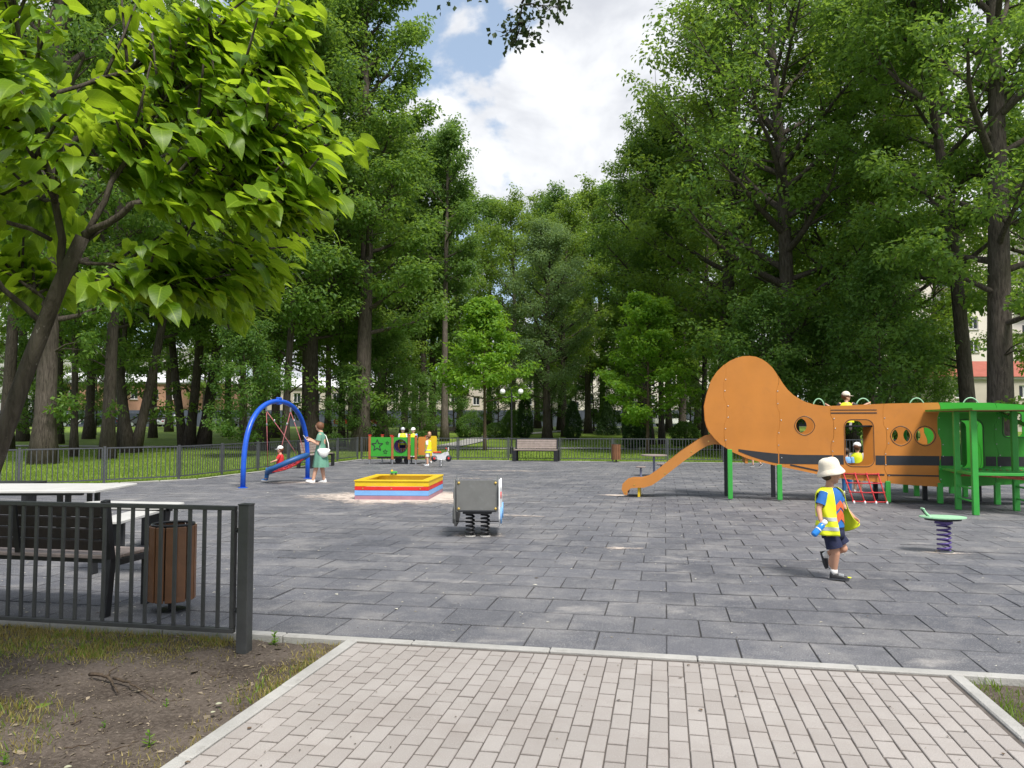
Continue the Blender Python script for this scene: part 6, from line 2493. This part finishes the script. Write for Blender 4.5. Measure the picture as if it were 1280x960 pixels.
# woman in the green dress, side on, looking down at her phone
def woman():
    wx = Vector((-5.12, 20.65, 0))
    H = 1.60
    pose = dict(head=(.030, 0, .925), neck=(.0, 0, .835), elL=(.03, .13, .645), wrL=(.155, .085, .70), elR=(.05, -.13, .635), wrR=(.19, -.05, .725),
                knL=(.06, .045, .27), anL=(.11, .05, .045), knR=(-.015, -.045, .27), anR=(-.05, -.05, .045))
    t, J = figure('woman in a green dress with a white shoulder bag looking down at a phone', wx, math.pi + R(4), H, {'shoes': 'white_plastic'}, pose, 'bob', hair='hair_brown', pitch=R(26), voxel=.012, adult=True)
    m = MB()
    c = lambda z, x=0.0: Vector((x, 0, z * H))
    S = [(c(.255, -.01), .215, .235), (c(.34, -.01), .20, .22), (c(.44, -.005), .175, .195), (c(.53), .150, .172), (c(.60), .120, .140), (c(.67), .108, .142), (c(.74), .112, .155), (c(.79), .098, .160), (c(.825), .065, .10), (c(.84), .05, .07)]
    m.loft(S, 32, cap=False)
    m.v = [(x * (1 + .07 * math.sin(9 * math.atan2(y, x)) * max(0, .58 - z / H) / .33), y * (1 + .07 * math.sin(8 * math.atan2(y, x) + 1) * max(0, .58 - z / H) / .25), z) for x, y, z in m.v]
    for s in 'LR':
        a, e = J['sh' + s], J['el' + s]
        m.tube([a + (a - e) * .12, a, lerp3(a, e, .35), lerp3(a, e, .62)], [.055, .070, .072, .078], 14, cap=False)
    m.build('dress', MATS['dress_green'], t, smooth=True)
    MB().tube([(math.cos(a) * .104, math.sin(a) * .132, .602 * H) for a in [2 * math.pi * k / 24 for k in range(24)]], .012, 6, closed=True).build('waist_tie', MATS['dress_green'], t, smooth=True)
    bag = thing('shoulder_bag', 'slouchy white shoulder bag on the hip of the woman in green', 'bag', wx + Vector((.12, -.17, .82)), 0)
    mb = MB()
    mb.ell((0, 0, 0), (.165, .07, .125), 18, 12)
    mb.v = [(x * (1 + .12 * math.sin(z * 30)), y * (1 + .15 * math.sin(x * 40)), z - .03 * math.cos(x * 12)) for x, y, z in mb.v]
    mb.build('bag_body', MATS['white_cloth'], bag, smooth=True)
    MB().tube([(-.12, .02, .07), (-.10, .05, .25), (-.10, .12, .44), (-.09, .20, .50), (.0, .22, .42), (.10, .08, .22), (.13, .02, .06)], .012, 6).build('strap', MATS['white_cloth'], bag, smooth=True)
    ph = thing('mobile_phone', 'pale mobile phone held up by the woman in green', 'phone', wx + Vector((-.415, -.02, 1.20)), 0)
    MB().box((0, 0, 0), (.012, .072, .15), Matrix.Rotation(R(-38), 3, 'Y'), .004).build('phone_body', MATS['white_plastic'], ph)
    MB().box((.0065, 0, .0052), (.003, .064, .138), Matrix.Rotation(R(-38), 3, 'Y'), 0).build('screen', MATS['dark_panel'], ph)


woman()

# child in the basket: red top, white cap, blue trousered legs hanging over the low rim
sit = dict(pel=(0, 0, .16), chest=(-.02, 0, .38), neck=(-.02, 0, .49), head=(-.01, 0, .595), shL=(-.02, .115, .46), elL=(.05, .16, .33), wrL=(.15, .16, .30),
           shR=(-.02, -.115, .46), elR=(.05, -.16, .33), wrR=(.15, -.16, .30), hipL=(0, .05, .15), knL=(.30, .06, .10), anL=(.33, .06, -.15),
           hipR=(0, -.05, .15), knR=(.30, -.06, .10), anR=(.33, -.06, -.15))
figure('small child in red top and white cap sitting in the basket swing', BASKET + Vector((-.20, -.05, -.24)), math.pi + .1, 1.02,
       {'top': 'red_cloth', 'bottom': 'denim', 'leg': 1.9, 'shoes': 'denim'}, sit, 'cap', voxel=.011)

# children at the play panels
figure('child in grey-white cap and yellow vest behind the holed green panel', (-4.30, 30.32, .265), R(-70), 1.13, {'top': 'white_cloth', 'vest': 1, 'bottom': 'shorts_navy'}, None, 'cap', 'reflective', voxel=.013)
figure('child in white cap and yellow vest beside the brown panel post', (-3.88, 30.25, .265), R(-110), 1.12, {'top': 'light_blue_cloth', 'vest': 1, 'bottom': 'shorts_navy'}, None, 'cap', 'white_cloth', voxel=.013)
figure('bare-headed child in yellow vest and white shorts by the motorbike rider', (-3.12, 28.7, 0), R(165), 1.16, {'top': 'white_cloth', 'vest': 1, 'bottom': 'white_cloth', 'leg': .9},
       dict(knR=(.03, -.055, .27), anR=(.06, -.055, .05)), None, hair='hair_brown', voxel=.013)
figure('child in yellow vest half hidden behind the orange panel', (-3.32, 30.95, 0), R(-80), 1.25, {'top': 'white_cloth', 'vest': 1, 'bottom': 'shorts_navy'}, None, None, hair='hair_brown', voxel=.013)

# on and behind the aeroplane
kneel = dict(pel=(0, 0, .12), chest=(.02, 0, .33), neck=(.03, 0, .44), head=(.05, 0, .545), shL=(.02, .115, .41), elL=(.04, .20, .29), wrL=(.12, .35, .40),
             shR=(.02, -.115, .41), elR=(.06, -.23, .34), wrR=(.12, -.38, .42), hipL=(0, .05, .12), knL=(.17, .07, .05), anL=(-.05, .07, .03),
             hipR=(0, -.05, .12), knR=(.17, -.07, .05), anR=(-.05, -.07, .03))
figure('child in beige cap and yellow vest kneeling on top of the aeroplane', PL(2.40, PW - .28, 1.535), PL_A + R(78), 1.08,
       {'top': 'shoe_black', 'vest': 1, 'bottom': 'shorts_navy'}, kneel, 'cap', 'hat_cream', yaw=R(-75), voxel=.011)
figure('child in white cap and yellow vest standing behind the aeroplane door', PL(2.93, 2.35, 0), PL_A + R(60), 1.12, {'top': 'white_cloth', 'vest': 1, 'bottom': 'shorts_navy'}, None, 'cap', 'white_cloth', voxel=.013)
figure('child in light blue clothes standing behind the aeroplane door', PL(2.66, 2.15, 0), PL_A + R(70), 1.02, {'top': 'light_blue_cloth', 'bottom': 'denim', 'leg': 1.9}, None, None, hair='hair_dark', voxel=.013)
figure('child whose running legs show beneath the aeroplane tail', (8.95, 28.3, 0), R(170), 1.12, {'top': 'shirt_blue', 'vest': 1, 'bottom': 'shorts_navy', 'shoes': 'shoe_black'},
       dict(knL=(.12, .05, .28), anL=(.10, .05, .06), knR=(-.04, -.05, .27), anR=(-.16, -.05, .08)), 'cap', voxel=.013)
# ------------------------------------------------------------------ cars, fence and buildings beyond the lawn
mat('car_glass', (.02, .025, .03), .12, 0, .1)
mat('tyre', (.02, .02, .02), .8)
mat('lamp_red', (.45, .02, .02), .3)


def car_meshes(kind):
    """side outline (x forward), shells at several widths for tumblehome"""
    if kind == 'suv':
        body = [(-2.2, .42), (-2.25, .75), (-2.2, 1.02), (-.9, 1.06), (.75, 1.02), (1.7, .92), (2.15, .78), (2.25, .55), (2.2, .36)]
        cab = [(-2.12, 1.02), (-1.95, 1.55), (-1.5, 1.66), (.1, 1.66), (.45, 1.56), (1.05, 1.02)]
    else:
        body = [(-2.15, .38), (-2.2, .65), (-2.12, .92), (-1.2, .96), (.85, .92), (1.7, .82), (2.1, .70), (2.2, .50), (2.15, .32)]
        cab = [(-1.75, .93), (-1.15, 1.38), (-.7, 1.46), (.15, 1.46), (.5, 1.36), (1.15, .92)]
    return body, cab


def car(kind, paint, label, loc, rz):
    t = thing('parked_car', label, 'car', loc, rz)
    pm = mat('car_' + paint[0], paint[1], .28, .25, .04, 3)
    body, cab = car_meshes(kind)
    zb = .30
    def shell(prof, rows):
        m = MB()
        n = len(prof)
        vs = []
        for y, sx, dz in rows:
            vs += [(x * sx, y, z + dz) for x, z in prof]
        fs = []
        for r in range(len(rows) - 1):
            for k in range(n - 1):
                fs.append((r * n + k, r * n + k + 1, (r + 1) * n + k + 1, (r + 1) * n + k))
            fs.append((r * n + n - 1, r * n, (r + 1) * n, (r + 1) * n + n - 1))
        fs.append(tuple(range(n - 1, -1, -1)))
        fs.append(tuple((len(rows) - 1) * n + k for k in range(n)))
        m.add(vs, fs)
        return m
    shell(body, [(-.88, .965, .02), (-.84, .99, 0), (-.6, 1, 0), (.6, 1, 0), (.84, .99, 0), (.88, .965, .02)]).build('body', pm, t, autosmooth=35)
    gl = shell([(x * .985, z) for x, z in cab], [(-.80, 1.0, 0), (.80, 1.0, 0)])
    top = max(z for x, z in cab)
    gl.v = [(x, y * (1 - .2 * max(0, z - 1.0) / .6), z) for x, y, z in gl.v]
    g = gl.build('window_band', MATS['car_glass'], t)
    rx = [x for x, z in cab if z > top - .12]
    MB().box(((min(rx) + max(rx)) / 2, 0, top + .005), (max(rx) - min(rx) + .16, 1.26, .05), None, .02).build('roof', pm, t)
    for x in (min(x for x, z in cab) + .34, -.35, .55):
        for s in (-1, 1):
            MB().bar((x - .05, s * .805, .97), (x + .03, s * .68, top), .03, .07).build('pillar', pm, t)
    for x in (-1.35, 1.38):
        for s in (-1, 1):
            w = MB().lathe([(.24, -.10), (.325, -.085), (.325, .085), (.24, .10)], (x, s * .80, .325), 20, Matrix.Rotation(R(90), 3, 'X')).build('wheel', MATS['tyre'], t)
            MB().lathe([(.20, -.105), (.21, .105)], (x, s * .805, .325), 14, Matrix.Rotation(R(90), 3, 'X')).build('rim', MATS['steel'], w)
    for s in (-1, 1):
        MB().box((2.12, s * .62, .66), (.10, .34, .13), None, .02).build('headlight', MATS['white_plastic'], t)
        MB().box((-2.16, s * .66, .74), (.08, .26, .16), None, .02).build('tail_light', MATS['lamp_red'], t)
    MB().box((2.2, 0, .46), (.05, 1.3, .12), None, .01).build('grille', MATS['car_glass'], t)
    return t


RZ = GZ + rise(104) + .03
CARS = [(22, 97, 'suv', ('black', (.015, .016, .02)), 'black car parked left of the stout oak', R(178)),
        (100, 97, 'suv', ('silver', (.52, .53, .54)), 'silver van-like car parked behind the slender tree', R(2)),
        (128, 95.5, 'sedan', ('navy', (.02, .03, .06)), 'dark blue car parked beside the silver one', R(182)),
        (183, 97, 'suv', ('charcoal', (.05, .055, .06)), 'charcoal car parked left of the white hatchback', R(2)),
        (208, 93, 'sedan', ('white', (.80, .80, .80)), 'white car parked tail-on at the lawn edge', R(88)),
        (278, 97, 'suv', ('grey', (.22, .23, .25)), 'grey car parked behind the leaning tree', R(180)),
        (441, 95, 'sedan', ('red', (.30, .02, .02)), 'dark red car parked beyond the woman in green', R(3)),
        (474, 97, 'sedan', ('maroon', (.16, .02, .02)), 'maroon car parked behind the dense shrub', R(182)),
        (545, 95, 'sedan', ('pearl', (.70, .70, .70)), 'pale car parked behind the close pair of limes', R(4)),
        (520, 98, 'suv', ('white', (.80, .80, .80)), 'white car half hidden behind the yellow play panel', R(180)),
        (838, 97, 'suv', ('pearl', (.70, .70, .70)), 'pale car parked beyond the right young maple', R(2)),
        (740, 97, 'sedan', ('grey', (.22, .23, .25)), 'grey car parked behind the small fir', R(182))]
for px, d, kind, paint, lab, rz in CARS:
    car(kind, paint, lab, bear(px, d, GZ + rise(d) + .04), rz)


def hoarding():
    m = mat('hoarding_blue', (.060, .072, .098), .6, .1, .1, .6)
    t = thing('hoarding', 'dark blue-grey corrugated site hoarding beyond the parked cars', 'fence', (0, 110, GZ + 1.2))
    panel = MB()
    n = 12
    vs = []
    for k in range(n + 1):
        x = (k / n - .5) * 3.0
        y = .03 * (k % 2)
        vs += [(x, y, 0), (x, y, 2.3)]
    panel.add(vs, [(2 * k, 2 * k + 2, 2 * k + 3, 2 * k + 1) for k in range(n)])
    me = panel.mesh('panel', m)
    pm = MB().box((0, 0, 1.2), (.1, .1, 2.4)).mesh('post', MATS['black_metal'])
    for k in range(46):
        x = -78 + 3.02 * k
        link('panel', me, t, (x, 0, 0))
        link('post', pm, t, (x - 1.51, .08, 0))
    for px in (190, 222, 697):
        x = (px - 640) / 961 * 110
        MB().box((x, -.03, 1.6), (1.0, .02, .16)).build('sign_mark', MATS['white_plastic'], t)
        MB().box((x, -.03, 1.95), (.5, .02, .28)).build('sign_mark', MATS['white_plastic'], t)


hoarding()


def building(name, label, x0, x1, y, depth, z0, h, wall, floors, cols, roof=None, win=(1.2, 1.6), rz=0.0, balc=False):
    W = x1 - x0
    t = thing(name, label, 'building', ((x0 + x1) / 2, y, z0), rz)
    wm = MATS[wall]
    fh = h / floors
    cw = W / cols
    ww, wh = win
    holes = []
    for f in range(floors):
        for c in range(cols):
            cx = -W / 2 + (c + .5) * cw
            cz = f * fh + fh * .52
            holes.append([(cx - ww / 2, cz - wh / 2), (cx + ww / 2, cz - wh / 2), (cx + ww / 2, cz + wh / 2), (cx - ww / 2, cz + wh / 2)])
    plate([(-W / 2, -1), (W / 2, -1), (W / 2, h), (-W / 2, h)], holes, .3, lambda x, z, w: (x, w, z)).build('wall', wm, t)
    MB().box((0, depth / 2 + .31, h / 2 - .5), (W - .02, depth - .02, h + .98)).build('core', wm, t)
    gm = MB().box((0, 0, 0), (ww, .05, wh)).mesh('window', MATS['car_glass'])
    fr = MB()
    for a in ((-ww / 2 + .04, 0, .08, wh), (ww / 2 - .04, 0, .08, wh), (0, 0, .07, wh)):
        fr.box((a[0], 0, 0), (a[2], .08, a[3]))
    for s in (-1, 1):
        fr.box((0, 0, s * (wh / 2 - .04)), (ww - .18, .07, .08))
    fm = fr.mesh('frame', MATS['white_plastic'])
    sm = MB().box((0, -.12, -wh / 2 - .06), (ww + .2, .30, .08)).mesh('sill', MATS['concrete'])
    for hh in holes:
        c = ((hh[0][0] + hh[1][0]) / 2, .22, (hh[0][1] + hh[2][1]) / 2)
        o = link('window', gm, t, c)
        link('frame', fm, o, (0, -.05, 0))
        link('sill', sm, o, (0, -.1, 0))
    if balc:
        for f in range(1, floors):
            for c in range(0, cols, 3):
                cx = -W / 2 + (c + .5) * cw
                MB().box((cx, -.55, f * fh + .1), (cw * .9, 1.1, .14)).build('balcony', MATS['concrete'], t)
                MB().box((cx, -1.08, f * fh + .65), (cw * .9, .05, 1.0)).build('balcony_rail', MATS['car_glass'], t)
    MB().box((0, depth / 2, h + .12), (W + .5, depth + .5, .24)).build('cornice', MATS['concrete'], t)
    if roof:
        m = MB()
        H2 = 2.2
        m.add([(-W / 2 - .4, -.4, h + .25), (W / 2 + .4, -.4, h + .25), (W / 2 + .4, depth + .4, h + .25), (-W / 2 - .4, depth + .4, h + .25), (-W / 2 + 1, depth / 2, h + H2), (W / 2 - 1, depth / 2, h + H2)],
              [(0, 1, 5, 4), (1, 2, 5), (2, 3, 4, 5), (3, 0, 4)])
        m.build('roof', MATS[roof], t)
    return t


mat('wall_cream', (.66, .61, .56), .9, 0, .06, .3, .2, 8)
mat('wall_beige', (.46, .41, .36), .9, 0, .12, .3, .2, 8)
mat('wall_brick', (.36, .20, .14), .9, 0, .2, .8, .2, 8)
mat('wall_grey', (.40, .39, .38), .9, 0, .1, .3, .2, 8)
mat('roof_red', (.32, .09, .06), .8, 0, .15, 1)
mat('roof_pale', (.55, .55, .56), .8, 0, .15, 1)
Z1 = GZ + 1.15
building('apartment_block', 'pale cream apartment block rising behind the trees above the play wing', 44, 84, 100, 14, Z1, 27, 'wall_cream', 9, 11, balc=True)
building('apartment_block', 'cream apartment block glimpsed between maple and aeroplane tail', 8, 40, 132, 14, Z1, 21, 'wall_cream', 7, 9, balc=True)
building('brick_house', 'low brick house with red roof beside the tall straight oak', 44, 60, 78, 9, GZ + .9, 5.2, 'wall_beige', 2, 5, 'roof_red', (1.0, 1.3))
building('low_building', 'low beige building with pale flat roof beyond the dark trunks', -76, -46, 124, 12, Z1, 6.8, 'wall_brick', 2, 9, 'roof_pale')
building('low_building', 'long pale-roofed building seen behind the thick flecked oak', -44, -8, 128, 12, Z1, 6.2, 'wall_beige', 2, 11, 'roof_pale')
building('grey_block', 'far grey block hidden behind the left wood', -110, -60, 150, 14, Z1, 15, 'wall_grey', 5, 14)
building('apartment_block', 'beige block filling gaps behind the young maples', -8, 14, 138, 12, Z1, 12, 'wall_beige', 4, 7)

# trees across the street close the gaps low down
for k, (px, d, key, s, rz) in enumerate([(-20, 118, 'far_lime', .8, 1), (60, 120, 'far_oak', .75, 2), (150, 117, 'far_lime', .7, 3), (255, 119, 'far_oak', .72, 4), (330, 118, 'far_lime', .7, 5), (470, 119, 'far_oak', .7, .5),
                                          (560, 117, 'far_lime', .62, 1.5), (640, 120, 'far_oak', .62, 2.5), (720, 118, 'far_lime', .66, 3.5), (900, 118, 'far_oak', .8, 5.5), (1000, 112, 'far_lime', .8, .3),
                                          (1120, 94, 'understory', 1.1, 2), (1030, 90, 'understory', 1.3, 1)]):
    if k < 11:
        tree(key, 'street_tree', 'street tree behind the hoarding, ' + ['beyond the near leaning trunk', 'over the black car', 'over the dark blue car', 'between forked tree and broad oak', 'behind the broad oak', 'over the maroon car',
                                  'beyond the tall bare trunk', 'in line with the lamp post', 'behind the right-hand thuja', 'behind the aeroplane tail', 'behind the huge oak'][k], px, d, s, rz, group='trees across the street')
    else:
        tree(key, 'shrub_tree', ['bushy shrub at the foot of the cream apartment block', 'bushy shrub left of the cream apartment block'][k - 11], px, d, s, rz)
